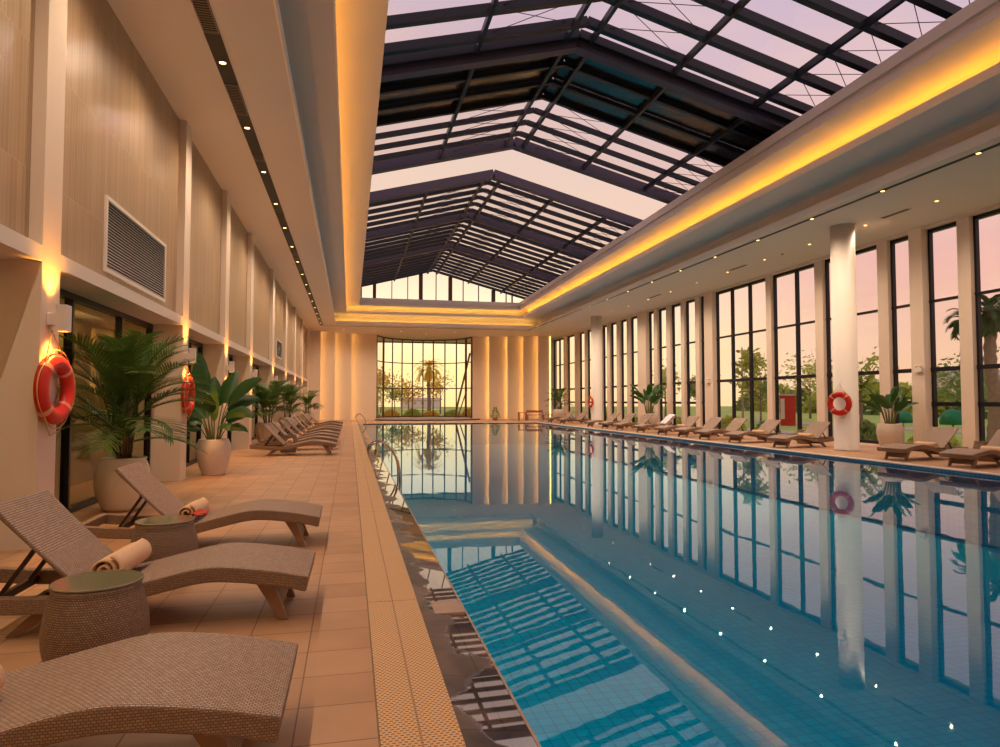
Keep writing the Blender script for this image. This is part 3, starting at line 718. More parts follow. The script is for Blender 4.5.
# right side: feet towards the pool
right=[(12.1,'lounger on the right deck nearest the camera, cut by the right edge'),
       (13.92,'lounger in front of the near broad window pier with a peach towel, green cover behind'),
       (18.45,'lounger just left of the near round column'),(20.95,'second lounger left of the near round column'),
       (23.0,'third lounger left of the near round column'),(24.7,'fourth lounger left of the near round column'),(26.55,'fifth lounger left of the near round column'),
       (28.7,'lounger holding a white towel in front of a broad leafed plant'),(31.15,'second lounger right of the distant round column'),(33.15,'first lounger right of the distant round column'),
       (35.3,'lounger beside the distant round column, half hidden by it'),(40.4,'lounger just beyond the distant round column'),(43.0,'last lounger on the right deck near the far corner')]
lr=make_lounger(42); usedr=[]
for k,(y,l) in enumerate(right): place(lr,(14.0,y+.12,0),PI+R(8+random.uniform(-2,2)),l,usedr,'loungers along the window wall')
def tw(x,y,l,flip=False,**k): rolled_towel(l,(x,y,zt),(PI+R(8) if flip else 0)+R(random.uniform(-3,3)),**k)
tw(LXC-.05,2.80,'rolled peach towel at the picture edge on the foreground lounger',length=.4)
tw(LXC-.145,5.0,'rolled peach towel on the second lounger, behind the near drum table',length=.56,r=.092)
tw(LXC-.17,7.22,'folded peach towel roll on the third lounger in front of the palm',length=.5)
m=MB(); m.smooth=True
for j in range(6):
    for k in range(6): m.v.append(Vector((k*.022+.004*j,j*.016-.04,.0+.012*math.sin(j*1.1+k*1.7)+.02*(j>3))))
for j in range(5):
    for k in range(5): m.face((j*6+k,j*6+k+1,j*6+k+7,j*6+k+6))
o=m.build('red_cloth',redtag,None,(-1.30,6.12,.50)); md=o.modifiers.new('thick','SOLIDIFY'); md.thickness=.008; tag(o,'small crumpled red cloth on the edge of the farther drum table','cloth')
for k,y in enumerate(yfar[:6]): tw(-1.59,y,f'rolled towel on the {ORD[k]} lounger of the far left group',length=.5,r=.075,group='rolled towels on the far left loungers')
for k,(y,l) in enumerate(((12.1,'rolled peach towel on the lounger cut by the right edge'),(13.92,'rolled peach towel on the lounger before the broad window pier'),(18.45,'rolled towel on the lounger just left of the near round column'),(20.95,'rolled towel on the second lounger left of the near round column'),(26.55,'rolled towel on the fifth lounger left of the near column'))):
    tw(14.14,y+.14,l,True,length=.55,r=.07,group='rolled towels on the right loungers')
# white towel draped over one backrest
t=thing('draped_towel','white towel draped over a lounger backrest before the leafy plant','towel',(14.0,28.82,0),PI+R(8))
m=MB(); m.smooth=True; a=R(42)
for j in range(13):
    for k in range(7):
        q=.1+.65*j/12; y=-.25+.5*k/6+.05*j/12; hgt=.075+.008*math.sin(k*2+j)
        m.v.append(Vector((-.26-math.cos(a)*q+math.sin(a)*hgt,y,.27+math.sin(a)*q+math.cos(a)*hgt)))
for j in range(12):
    for k in range(6): m.face((j*7+k,j*7+k+1,(j+1)*7+k+1,(j+1)*7+k))
o=m.build('towel_sheet',towelw,t); md=o.modifiers.new('thick','SOLIDIFY'); md.thickness=.015
# drum tables
def make_drum():
    t=thing('drum_table','-','side table')
    m=MB(); pr=[(.205,0),(.214,.01)]+[(.214+.042*math.sin(PI*(k/14)**.9),.02+.42*k/14) for k in range(15)]+[(.222,.462),(.21,.465)]
    m.lathe(pr,48); m.build('drum_body',rattan,t)
    m=MB(); m.lathe([(.215,.466),(.222,.470),(.222,.476),(.216,.480)],48); m.build('glass_top',tabletop,t)
    return t
dr=make_drum(); usedd=[]
dt=[(-1.33,4.06,'woven drum side table with glass top nearest the camera, between two loungers'),(-1.47,5.98,'woven drum side table farther back, before the third lounger'),
    (15.05,13.27,'woven drum table between the two nearest right deck loungers'),(15.1,19.97,'woven drum table left of the near round column'),(15.1,22.25,'woven drum table second left of the near round column'),(15.1,25.9,'woven drum table third left of the near round column'),(15.1,30.1,'woven drum table half hidden before the tall leafy plant'),
    (-1.7,19.9,'woven drum table in the far left lounger group')]
for x,y,l in dt: place(dr,(x,y,0),random.random()*6,l,usedd,'woven drum side tables')

# ------------------------------------------------------------------ lifebuoys
def make_ring():
    t=thing('lifebuoy','-','lifebuoy')            # hangs in the y-z plane, facing +x, centre at origin
    Rr,r=.275,.085; m=MB(); m.smooth=True; nu,nv=56,16
    def P(u,v,rr=r): return Vector((math.sin(v)*rr*.75,math.cos(u)*(Rr+math.cos(v)*rr),math.sin(u)*(Rr+math.cos(v)*rr)))
    for i in range(nu):
        for j in range(nv): m.v.append(P(2*PI*i/nu,2*PI*j/nv))
    for i in range(nu):
        for j in range(nv): m.face((i*nv+j,((i+1)%nu)*nv+j,((i+1)%nu)*nv+(j+1)%nv,i*nv+(j+1)%nv))
    m.build('ring',ringm,t)
    for q in range(4):
        a0=PI/4+q*PI/2; m=MB(); m.smooth=True
        for i in range(6):
            for j in range(nv): m.v.append(P(a0-.085+.17*i/5,2*PI*j/nv,r+.004))
        for i in range(5):
            for j in range(nv): m.face((i*nv+j,(i+1)*nv+j,(i+1)*nv+(j+1)%nv,i*nv+(j+1)%nv))
        m.build('reflective_band',bandm,t)
    m=MB()
    for q in range(4):
        a0=PI/4+q*PI/2; path=[]
        for k in range(13):
            f=k/12; a=a0+f*PI/2; sag=.035*math.sin(PI*f); path.append((.02,math.cos(a)*(Rr+r+.004+sag),math.sin(a)*(Rr+r+.004+sag)))
        m.tube(path,.006,6)
    m.build('grab_rope',rope,t)
    m=MB(); m.tube([(.0,-.2,.29),(-.04,0,.60),(.0,.2,.29)],.006,6); m.build('hanging_rope',rope,t); m=MB(); m.tube([(0,.22,-.29),(.0,.12,-.42),(0,-.08,-.47),(0,-.2,-.30)],.006,6); m.build('slack_rope',rope,t)
    return t
rg=make_ring(); usedg=[]
place(rg,(LX+.068,7.62,1.57),R(-3),'orange lifebuoy on the nearest left pier, below a wall light',usedg,'lifebuoys')
place(rg,(LX+.068,13.36,1.56),0,'orange lifebuoy on the left pier beyond the large potted palm',usedg,'lifebuoys')
a=R(205); place(rg,(14.25+.40*math.cos(a),16.95+.40*math.sin(a),1.37),a,'orange lifebuoy on the near round column',usedg,'lifebuoys',.98)
a=R(184); place(rg,(14.75+.405*math.cos(a),38.6+.405*math.sin(a),1.40),a,'orange lifebuoy on the distant round column',usedg,'lifebuoys',.98)

# ------------------------------------------------------------------ plants
def ribbon(m,pts,widths,nrm):
    b=len(m.v)
    for i,p in enumerate(pts):
        d=(pts[min(i+1,len(pts)-1)]-pts[max(i-1,0)]).normalized(); s=d.cross(nrm).normalized()*widths[i]
        m.v += [p-s,p+s]
    for i in range(len(pts)-1): m.face((b+2*i,b+2*i+1,b+2*i+3,b+2*i+2))
def frond(base,az,L,lift,droop,nl=26,lw=.013,ll=.34):
    """feather palm frond: arching rachis and paired narrow leaflets"""
    m=MB(); h=Vector((math.cos(az),math.sin(az),0)); pts=[]
    p=Vector(base); a=lift; seg=14
    for k in range(seg+1):
        pts.append(p.copy()); p=p+(h*math.cos(a)+Vector((0,0,1))*math.sin(a))*(L/seg); a-=droop/seg*(.5+1.2*k/seg)
    m.tube(pts,[.011*(1-.8*k/seg)+.002 for k in range(seg+1)],5,caps=False)
    side=Vector((-h.y,h.x,0))
    for k in range(nl):
        f=.22+.78*k/(nl-1); q=f*seg; i=min(int(q),seg-1); c=pts[i].lerp(pts[i+1],q-i); d=(pts[i+1]-pts[i]).normalized()
        up=side.cross(d).normalized()
        if up.z<0: up=-up
        ln=ll*(math.sin(PI*min(1,.16+.84*max(0,1-f)**.6)))*.9+.06
        for s in (-1,1):
            v=(side*s*.8+d*(.55+.35*f)+up*.28).normalized(); e=[]
            for j in range(4):
                g=j/3; e.append(c+v*(ln*g)-Vector((0,0,1))*(ln*.2*g*g)+Vector((random.uniform(-1,1),random.uniform(-1,1),0))*.006)
            ribbon(m,e,[lw*.6,lw,lw*.7,.001],up)
    return m
def pot_bm(kind,r,h):
    m=MB()
    if kind=='round': pr=[(r*.62,0),(r*.66,.02)]+[(r*(.66+.34*math.sin(PI*(.04+.80*(k/16)))),.02+h*.9*k/16) for k in range(17)]+[(r*.80,h*.95),(r*.84,h*.99),(r*.80,h),(r*.72,h*.97),(r*.70,h*.88)]
    else: pr=[(r*.66,0),(r*.70,.015),(r*.68,.05),(r*.80,h*.2),(r*.95,h*.5),(r*1.0,h*.7),(r*.97,h*.86),(r*.86,h*.97),(r*.84,h),(r*.77,h),(r*.76,h*.9)]
    m.lathe(pr,40,capt=False); return m
def areca(label,loc,kind,pr,ph,H,nf=26,seed=1,group=None,pm=potm,spread=1.0):
    random.seed(seed)
    t=thing('potted_palm',label,'potted palm',loc,0,group)
    pot_bm(kind,pr,ph).build('pot',pm,t)
    m=MB(); m.lathe([(pr*.72,ph*.86),(pr*.3,ph*.9)],24,capb=True); m.build('soil',soil,t)
    hh=H-ph; ns=9
    for k in range(ns):
        a=2*PI*k/ns+random.uniform(-.3,.3); r0=random.uniform(.1,.5)*pr*.7; hs=hh*random.uniform(.25,.5); le=random.uniform(.03,.12)
        b=Vector((r0*math.cos(a),r0*math.sin(a),ph*.88)); e=b+Vector((math.cos(a)*le,math.sin(a)*le,hs))
        m=MB(); m.tube([b,b.lerp(e,.5)+Vector((math.cos(a),math.sin(a),0))*.01,e],[.02,.016,.011],7); m.build('cane',cane,t)
        cnt=nf//ns+(k<nf%ns)
        for q in range(cnt):
            f=(q+.5)/cnt; az=a+q*2.4+random.uniform(-.4,.4); lift=R(86-66*f**1.2+random.uniform(-6,6))
            st=e-Vector((0,0,hs*.7*f*random.uniform(.5,1))); room=(H-st.z)
            Lf=min(room*.98,hh*.72)*(1-.22*f)*random.uniform(.88,1.04)*spread
            frond(st,az,Lf,lift,R(random.uniform(55,80)),ll=.15*hh+.06,nl=int(13+Lf*9)).build('frond',palmleaf,t)
    return t
def leaf_bm(base,az,stalk,L,W,lift,leaflift,droop,twist=0):
    m=MB(); m.smooth=True; h=Vector((math.cos(az),math.sin(az),0)); p=Vector(base); a=lift; n=8
    sp=[p.copy()]
    for k in range(6): p=p+(h*math.cos(a)+Vector((0,0,1))*math.sin(a))*(stalk/6); a-=R(3); sp.append(p.copy())
    m.tube(sp,[.016*(1-.07*k) for k in range(7)],6,caps=False)
    st=MB(); st.v,st.f,st.uv,st.mi,st.sm=m.v,m.f,m.uv,m.mi,m.sm
    m=MB(); m.smooth=True; a=leaflift
    side=Vector((-h.y,h.x,0)); side=(side*math.cos(twist)+Vector((0,0,1))*math.sin(twist)).normalized(); pts=[p.copy()]
    for k in range(n): p=p+(h*math.cos(a)+Vector((0,0,1))*math.sin(a))*(L/n); a-=droop/n; pts.append(p.copy())
    for k,q in enumerate(pts):
        f=k/n; w=W*(math.sin(PI*min(1,f**.75*.97+.02))**.75); d=(pts[min(k+1,n)]-pts[max(k-1,0)]).normalized(); up=side.cross(d)
        for s in (-1,-.5,0,.5,1): m.v.append(q+side*(w*s)+up*(abs(s)*w*.28+.012*math.sin(f*17+s*3)))
    for k in range(n):
        for j in range(4): m.face((k*5+j,k*5+j+1,(k+1)*5+j+1,(k+1)*5+j))
    return st,m
def paddleplant(label,loc,pr,ph,leaves,pm=potw,group=None,seed=3,light=-1):
    random.seed(seed)
    t=thing('potted_paddle_plant',label,'potted plant',loc,0,group)
    pot_bm('barrel',pr,ph).build('pot',pm,t)
    m=MB(); m.lathe([(pr*.85,ph*.9),(pr*.3,ph*.92)],24); m.build('soil',soil,t)
    for q,(az,st,Ln,W,lift,ll,dr,tw_) in enumerate(leaves):
        az=R(az); s,l=leaf_bm((pr*.3*math.cos(az),pr*.3*math.sin(az),ph*.9),az,st,Ln,W,R(lift),R(ll),R(dr),R(tw_))
        o=l.build('leaf',paddlelight if q==light else paddle,t); s.build('stalk',stemm,o)
    return t
areca('big potted palm in a round glazed pot before the first glass doors',(-2.95,9.85,0),'round',.34,.70,2.6,44,11,spread=1.0)
bird=[(150,.82,1.0,.28,88,88,14,-10),(0,.85,.78,.19,87,50,35,62),(20,.72,.66,.16,85,32,40,58),(165,.55,.75,.22,84,52,60,-55),(-80,.42,.75,.085,88,86,20,0),(-25,.55,.7,.15,82,34,85,50),
      (175,.45,.6,.17,80,40,70,-50),(60,.8,.8,.2,87,70,30,30),(200,.30,.45,.1,70,25,80,-40),(-15,.30,.5,.1,70,30,85,50),(-120,.35,.5,.13,78,40,75,-20),(-55,.34,.5,.12,76,30,85,25),(100,.7,.7,.18,88,75,20,15),
      (40,.45,.55,.13,78,40,70,45),(130,.5,.55,.14,82,55,50,-30),(-150,.5,.5,.12,84,60,60,-40),(15,.5,.45,.1,86,60,60,50),(-95,.6,.5,.12,86,70,40,0)]
paddleplant('broad leafed plant in a pale barrel pot beside the second left pier',(-2.62,14.15,0),.325,.70,bird,seed=3,light=4)
areca('dense potted palm behind the backrests of the far left loungers',(-2.72,23.95,0),'barrel',.42,.72,2.55,36,21,pm=potw,spread=.88)
areca('second dense potted palm beyond, behind the far left loungers',(-2.70,31.4,0),'barrel',.42,.72,2.6,32,22,pm=potw,spread=.88)
areca('last potted palm on the left, near the far wall',(-2.5,42.0,0),'barrel',.42,.72,2.55,22,23,pm=potw,spread=.8)
fan=[(k*27,.28+.3*random.random(),.55,.105,82,72-38*random.random(),40+25*random.random(),35 if k%2 else -35) for k in range(17)]
paddleplant('leafy plant in a white pot right of the near round column',(15.62,16.8,0),.36,.78,[(a,s*1.35,l*1.15,w*1.25,li,min(84,le+14),d,t_) for a,s,l,w,li,le,d,t_ in fan],seed=5)
paddleplant('tall leafy plant in a wide pot behind the white towel lounger',(15.3,32.45,0),.48,.8,[(a,s*1.9,l*1.5,w*1.6,li,min(82,le+12),d,t_) for a,s,l,w,li,le,d,t_ in fan],seed=6)
areca('potted palm in the far right corner by the window wall',(15.0,47.0,0),'barrel',.5,.85,2.7,26,24,pm=potw)

# ------------------------------------------------------------------ pool handrails
def ladder(label,loc,rz=0):
    t=thing('pool_handrail',label,'pool handrail',loc,rz)
    for s in (-.26,.26):
        path=catmull([(0,s,0),(-.06,s,.2),(-.17,s,.45),(-.13,s,.63),(.03,s,.70),(.18,s,.62),(.36,s,.38),(.42,s,.1),(.42,s,-.5),(.42,s,-.95)],6)
        m=MB(); m.tube(path,.019,10); m.build('rail',chrome,t)
        m=MB(); m.lathe([(.034,0),(.032,.015),(.021,.02)],16,(0,s,0)); m.build('base_flange',chrome,t)
    for z in (-.3,-.55,-.8):
        m=MB(); m.box((.39,-.26,z-.015),(.46,.26,z+.015)); m.build('step',chrome,t)
    return t
l1=ladder('chrome pool handrail on the left edge in the middle distance',(.528,13.3,-.03))
ul=[l1]
place(l1,(.528,41.3,-.03),0,'chrome pool handrail on the left edge near the far end',ul)
place(l1,(12.55,41.8,.0),PI,'chrome pool handrail at the far right pool corner',ul)

# ------------------------------------------------------------------ small things on the far deck
t=thing('topiary','small dark cone shaped plant on the far deck before the slabs','plant',(10.55,48.6,0)); m=MB(); m.lathe([(.16,0),(.2,.2),(.18,.22)],16); m.build('pot',timber,t)
m=MB(); random.seed(9)
for k in range(260):
    h=random.random(); r=.36*(1-h)*math.sqrt(random.random())+.03; a=random.uniform(0,6.28); c=Vector((r*math.cos(a),r*math.sin(a),.2+.75*h)); d=Vector((math.cos(a),math.sin(a),random.uniform(.2,1.2)))*.09
    ribbon(m,[c,c+d*.5,c+d],[.012,.02,.002],Vector((-math.sin(a),math.cos(a),.3)))
m.build('foliage',leafB,t)
def stool(label,loc,L_,rz=0,h=.45,cat='bench',back=False):
    t=thing('wooden_bench',label,cat,loc,rz); m=MB(); m.box((-L_/2,-.2,h-.05),(L_/2,.2,h)); m.build('seat',wood,t,bevel=.008)
    for sx in (-1,1):
        for sy in (-1,1):
            m=MB(); m.box((sx*(L_/2-.04)-.03,sy*.16-.03,0),(sx*(L_/2-.04)+.03,sy*.16+.03,h-.05)); m.build('leg',wood,t)
    if back:
        m=MB(); m.box((-L_/2,.17,h),(-L_/2+.05,.21,h+.32)); m.box((L_/2-.05,.17,h),(L_/2,.21,h+.32)); m.box((-L_/2,.16,h+.15),(L_/2,.2,h+.32)); m.build('backrest',wood,t)
stool('small wooden stool on the far deck',(12.55,48.2,0),.62,h=.62,cat='stool')
stool('wooden bench with a back on the far right deck',(13.75,49.0,0),1.3,h=.42,back=True)
stool('low wooden bench in the far right corner of the deck',(15.0,49.6,0),.9,h=.4)

# ------------------------------------------------------------------ outdoors
m=MB(); m.quad((17.2,-40,-.12),(140,-40,-.12),(140,180,-.12),(17.2,180,-.12)); m.quad((-80,59,-.12),(17.2,59,-.12),(17.2,180,-.12),(-80,180,-.12))
tag(m.build('lawn',grass),'green lawn outside the windows','lawn',kind='structure')
m=MB(); m.quad((27,-20,-.1),(30,-20,-.1),(36,120,-.1),(33,120,-.1)); m.quad((20.4,25,-.105),(22.4,25,-.105),(23.4,120,-.105),(21.4,120,-.105))
struct('path',m,road,'pale paved path across the lawn outside','path')
def tree(label,loc,H,cr,seed,lm=leafA,n=900,ls=.28,group='trees outside the window wall',trunkh=.45,airy=1.0):
    random.seed(seed); t=thing('tree',label,'tree',loc,0,group)
    m=MB(); th=H*trunkh; m.tube([(0,0,-.1),(.05,.03,th*.5),(0,0,th),(.1,0,H*.75)],[H*.022,H*.018,H*.014,H*.006],8)
    for k in range(6):
        a=random.uniform(0,6.28); z=th*random.uniform(.7,1.3); m.tube([(0,0,z),(math.cos(a)*cr*.4,math.sin(a)*cr*.4,z+H*.14),(math.cos(a)*cr*.75,math.sin(a)*cr*.75,z+H*.26)],[H*.008,H*.006,H*.003],6)
    m.build('trunk',bark,t)
    m=MB(); blobs=[(Vector((random.uniform(-.6,.6)*cr,random.uniform(-.6,.6)*cr,H*random.uniform(trunkh,.9))),cr*random.uniform(.35,.6)) for _ in range(9)]
    for k in range(n):
        c,r=random.choice(blobs); d=Vector((random.gauss(0,1),random.gauss(0,1),random.gauss(0,.8))).normalized(); p=c+d*r*random.uniform(.4,1)*airy
        u=Vector((random.gauss(0,1),random.gauss(0,1),random.gauss(0,1))).normalized(); w=u.orthogonal().normalized(); s=ls*random.uniform(.6,1.2)
        m.quad(p-u*s-w*s*.1,p-w*s*.5,p+u*s,p+w*s*.5)
    m.build('crown',lm,t); return t
def shrub(label,loc,r,h,seed,lm=leafB,n=500,ls=.14,group='shrubs outside the window wall'):
    random.seed(seed); t=thing('shrub',label,'shrub',loc,0,group); m=MB()
    for k in range(n):
        a=random.uniform(0,6.28); e=random.uniform(0,1); p=Vector((math.cos(a)*r*math.sqrt(1-e*e)*random.uniform(.7,1),math.sin(a)*r*math.sqrt(1-e*e)*random.uniform(.7,1),h*e*random.uniform(.7,1)-.1))
        u=Vector((random.gauss(0,1),random.gauss(0,1),random.gauss(.4,1))).normalized(); w=u.orthogonal().normalized(); s=ls*random.uniform(.6,1.3)
        m.quad(p-u*s,p-w*s*.5,p+u*s,p+w*s*.5)
    m.build('foliage',lm,t)
    m=MB(); m.tube([(0,0,-.1),(0,0,h*.5)],[.05,.02],6); m.build('stem',bark,t)
def palm(label,loc,H,seed,nf=30,L_=1.9,group='palms outside',lm=palmleaf,nl=22):
    random.seed(seed); t=thing('palm_tree',label,'palm tree',loc,0,group); m=MB()
    pts=[];rs=[]
    for k in range(25): pts.append((.04*math.sin(k*.3),.03*math.cos(k*.4),H*k/24-.1)); rs.append(.2*(1-.25*k/24)+(.035 if k%2 else 0)+(.08 if k>20 else 0))
    m.tube(pts,rs,10); m.build('trunk',bark,t)
    for k in range(nf):
        f=k/nf; lift=R(80-115*f); frond((0,0,H-.15-.2*f),k*2.4+random.uniform(-.2,.2),L_*random.uniform(.8,1.05),lift,R(70+40*(1-f)),nl=nl,lw=.026,ll=.3*L_).build('frond',lm,t)
palm('palm tree with a shaggy crown outside the nearest right window',(21.2,18.35,0),4.75,31,34,.85)
palm('palm tree half hidden behind the slim pier at far right',(23.2,21.1,0),4.8,32,22,.8)
palm('golden palm beyond the bowed window',(8.3,72,0),5.2,33,30,1.7,lm=leafC,nl=20)
tl_=[((27,31,0),4.3,1.6,41,leafA,'leafy tree outside the three pane window'),((33,41,0),4.6,1.8,42,leafA,'tall loose tree seen through the two pane window'),
     ((31,46,0),3.6,1.8,43,leafB,'dark tree behind the red panel outside'),((24,36.5,0),4.8,1.1,44,leafA,'slender tree outside the slim windows beyond the broad pier'),
     ((36,33,0),4.0,2.2,45,leafB,'dark tree beyond the path outside'),((30,24,0),2.9,1.4,46,leafB,'low tree behind the pot outside'),((38,27,0),3.2,2.0,47,leafA,'rounded tree at the far right outside'),
     ((26,45,0),5.4,1.2,48,leafC,'golden tree outside the distant slim windows'),((27,54,0),4.8,1.5,49,leafA,'green tree outside the farthest right windows'),((23,41,0),3.2,1.0,50,leafB,'small dark tree close to the slim windows'),
     ((40,52,0),5.0,2.6,51,leafA,'big pale tree far behind outside'),((44,40,0),4.6,2.8,52,leafB,'broad tree on the outside horizon')]
for loc,H,cr,sd,lm,l in tl_: tree(l,loc,H,cr,sd,lm,n=620,ls=.2,airy=1.3)
te=[((2.8,72,0),5.6,1.7,61,leafC,'golden tree at the left of the bowed window'),((6.6,78,0),4.4,1.8,62,leafC,'bushy golden tree in the middle of the bowed window'),((5.4,84,0),3.6,1.6,63,leafB,'small dim tree beyond the bowed window'),((10.6,80,0),4.6,1.6,64,leafC,'golden tree at the right of the bowed window'),((4.0,90,0),3.8,2.2,65,leafA,'pale tree far beyond the bowed window')]
for loc,H,cr,sd,lm,l in te: tree(l,loc,H,cr,sd,lm,n=420,ls=.2,group='trees beyond the bowed window',airy=1.35)
sd=70
for k in range(13):
    y=15+3.0*k; x=18.3+.05*k; shrub(f'{ORD[k]} low green shrub from the camera just outside the right windows',(x,y,0),.6+.15*(k%2),.45+.2*((k*7)%3),sd+k,(leafB,leafA)[k%2])
for k in range(17):
    shrub(f'{ORD[k]} tall hedge shrub from the camera beyond the outdoor path',(50+.8*k,13+5.2*k,0),2.25,2.9+.6*((k*5)%4),90+k,(leafA,leafB,leafA)[k%3],800,.42,'hedge beyond the path')
for k in range(6):
    shrub(f'{ORD[k]} shrub from the left beyond the bowed window',(2.0+2.0*k,66+1.5*(k%2),0),.9,.5+.15*(k%3),140+k,(leafA,leafC)[k%2],400,.18,'shrubs beyond the bowed window')
# red panel, green cover, posts, houses
t=thing('red_kiosk','red panel kiosk on the lawn outside the two pane window','kiosk',(27.4,37.75,-.1),R(-38)); m=MB(); m.box((-.45,-.35,0),(.45,.35,1.9)); m.build('kiosk_body',redm,t,bevel=.03)
m=MB(); m.box((-.49,-.4,1.9),(.49,.4,1.97)); m.build('kiosk_top',white,t)
for k in range(3):
    m=MB(); m.box((-.41+.28*k,-.375,.4),(-.17+.28*k,-.35,1.7)); m.build('kiosk_panel',white if k==0 else redm,t)
t=thing('green_canopy','rounded green cover outside the near broad window pier','canopy',(20.6,19.35,-.1)); m=MB(); m.smooth=True
m.lathe([(.40,.72),(.41,.85),(.37,1.02),(.28,1.16),(.15,1.24),(.02,1.26)],24); m.build('canopy_top',greenm,t)
m=MB(); m.tube([(0,0,0),(0,0,.8)],.03,8); m.build('post',white,t)
t=thing('green_canopy','second rounded green cover behind the potted plant outside','canopy',(20.6,21.5,-.1)); m=MB(); m.lathe([(.32,.72),(.33,.85),(.29,1.0),(.2,1.12),(.02,1.18)],24); m.build('canopy_top',greenm,t); m=MB(); m.tube([(0,0,0),(0,0,.8)],.03,8); m.build('post',white,t)
t=thing('lamp_mast','slim pale floodlight mast outside the three pane window','lamp mast',(31,48.4,-.1)); m=MB(); m.tube([(0,0,0),(0,0,5.9)],[.09,.06],8); m.build('mast',road,t); m=MB(); m.box((-.06,-1.3,5.5),(.06,.6,5.58)); m.build('crossarm',bark,t)
for s in (-.8,.8):
    m=MB(); m.box((-.1,s-.35,5.58),(.1,s-.1,5.72)); m.build('floodlight',bark,t)
t=thing('timber_prop','leaning timber prop beyond the bowed window','timber prop',(10.3,61,-.1)); m=MB(); m.bar((-.9,0,0),(.55,0,6.0),.16,.16,(0,1,0)); m.build('pole',timber,t); m=MB(); m.bar((-.6,0,0),(.25,0,2.6),.1,.1,(0,1,0)); m.build('brace',timber,t)
for k,(x,y,w,h,l) in enumerate(((92,48,11,5.0,'pale house with a grey roof far off at the right'),(100,90,14,5,'long pale building far beyond the trees'),(-1,174,15,1.5,'hazy grey building beyond the bowed window'),(18,175,10,1.8,'second hazy building right of the bowed window view'))):
    t=thing('house',l,'house',(x,y,-.1),0,'distant houses'); m=MB(); m.box((-w/2,-3,0),(w/2,3,h)); m.build('house_wall',house,t)
    m=MB(); b=len(m.v)
    for xx in (-w/2-.4,w/2+.4): m.v+= [Vector((xx,-3.4,h)),Vector((xx,3.4,h)),Vector((xx,0,h*1.35))]
    for f in ((0,1,2),(3,5,4),(0,2,5,3),(1,4,5,2),(0,3,4,1)): m.face(f)
    m.build('house_roof',housed,t)
    m=MB()
    for q in range(4): m.box((-w/2+.8+q*(w-2)/4,-3.03,h*.35),(-w/2+1.6+q*(w-2)/4,-3,h*.75)); m.box((-w/2-.03,-2.6+q*1.4,h*.35),(-w/2,-1.9+q*1.4,h*.75))
    m.build('house_windows',housed,t)

# ------------------------------------------------------------------ sky
w=bpy.data.worlds.new('dusk_sky'); bpy.context.scene.world=w; w.use_nodes=True; nt=w.node_tree
def WN(t,**k):
    n=nt.nodes.new(t)
    for a,v in k.items():
        if a in n.inputs.keys(): n.inputs[a].default_value=v
        else: setattr(n,a,v)
    return n
lk=nt.links.new
tc=WN('ShaderNodeTexCoord'); sp=WN('ShaderNodeSeparateXYZ'); lk(tc.outputs['Generated'],sp.inputs[0])
def ramp(stops):
    r=WN('ShaderNodeValToRGB'); e=r.color_ramp.elements
    while len(e)<len(stops): e.new(.5)
    for q,(p,c) in zip(e,stops): q.position=p; q.color=tuple(v/1.4 for v in lin(c)[:3])+(1,)
    lk(sp.outputs[2],r.inputs[0]); return r
side=ramp([(0,(250,205,160)),(.08,(248,197,166)),(.17,(243,187,173)),(.27,(233,191,187)),(.42,(214,190,204)),(.8,(195,182,205))])
front=ramp([(0,(252,212,140)),(.05,(255,222,150)),(.12,(255,230,186)),(.22,(252,220,190)),(.35,(242,212,194)),(.5,(228,200,203)),(.8,(205,185,205))])
mp=WN('ShaderNodeMapRange'); mp.interpolation_type='SMOOTHSTEP'; mp.inputs[1].default_value=.72; mp.inputs[2].default_value=.98; lk(sp.outputs[1],mp.inputs[0])
mx=WN('ShaderNodeMix',data_type='RGBA'); lk(mp.outputs[0],mx.inputs[0]); lk(side.outputs[0],mx.inputs[6]); lk(front.outputs[0],mx.inputs[7])
cm=WN('ShaderNodeMapping'); lk(tc.outputs['Generated'],cm.inputs[0]); cm.inputs['Scale'].default_value=(2.2,2.2,7)
cn=WN('ShaderNodeTexNoise',Scale=1.6,Detail=6); lk(cm.outputs[0],cn.inputs[0])
cr=WN('ShaderNodeMapRange'); cr.inputs[1].default_value=.45; cr.inputs[2].default_value=.72; cr.inputs[4].default_value=.45; lk(cn.outputs[0],cr.inputs[0])
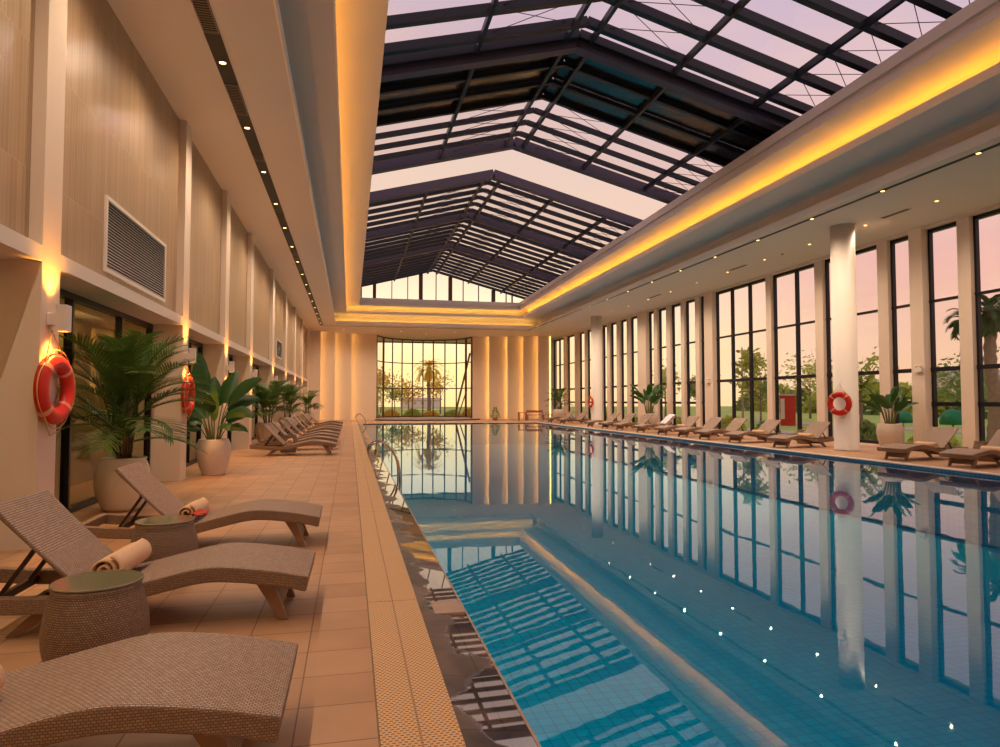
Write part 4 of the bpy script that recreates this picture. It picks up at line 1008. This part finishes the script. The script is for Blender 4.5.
m2=WN('ShaderNodeMix',data_type='RGBA'); lk(cr.outputs[0],m2.inputs[0]); lk(mx.outputs[2],m2.inputs[6]); m2.inputs[7].default_value=tuple(v/1.4 for v in lin((255,214,190))[:3])+(1,)
bg=nt.nodes['Background']; lk(m2.outputs[2],bg.inputs[0]); sm=WN('ShaderNodeMath',operation='MULTIPLY_ADD'); low=WN('ShaderNodeMapRange'); low.inputs[1].default_value=.10; low.inputs[2].default_value=.26; low.inputs[3].default_value=1; low.inputs[4].default_value=-.25; lk(sp.outputs[2],low.inputs[0]); lm_=WN('ShaderNodeMath',operation='MULTIPLY'); lk(mp.outputs[0],lm_.inputs[0]); lk(low.outputs[0],lm_.inputs[1]); lk(lm_.outputs[0],sm.inputs[0]); sm.inputs[1].default_value=.42; sm.inputs[2].default_value=1.0; lk(sm.outputs[0],bg.inputs[1])

# ------------------------------------------------------------------ camera
F=667.; VPx,VPy=350.,401.; cx,cy=500.,373.5
Y=Vector((VPx-cx,-(VPy-cy),F)).normalized(); p=math.atan2(VPy-cy,F); Z=Vector((0,math.cos(p),math.sin(p))); X=Y.cross(Z)
if X.x<0: X=-X
# rows X,Y,Z are the world axes seen in (right, up, forward)
right_=Vector((X.x,Y.x,Z.x)); up_=Vector((X.y,Y.y,Z.y)); fwd=Vector((X.z,Y.z,Z.z))
cam=bpy.data.cameras.new('camera'); co=bpy.data.objects.new('camera',cam); C.objects.link(co)
M=Matrix((( right_.x,up_.x,-fwd.x,0),(right_.y,up_.y,-fwd.y,0),(right_.z,up_.z,-fwd.z,1.45),(0,0,0,1)))
co.matrix_world=M; cam.sensor_width=36; cam.lens=36*F/1000; cam.clip_end=500
sc=bpy.context.scene; sc.camera=co
sc.view_settings.view_transform='Standard'; sc.view_settings.look='None'; sc.view_settings.gamma=1; sc.view_settings.use_curve_mapping=False
sc.view_settings.exposure=0.6
sc.cycles.caustics_reflective=True; sc.cycles.blur_glossy=.6; sc.cycles.caustics_refractive=False; sc.cycles.sample_clamp_indirect=6
sc.cycles.transparent_max_bounces=16
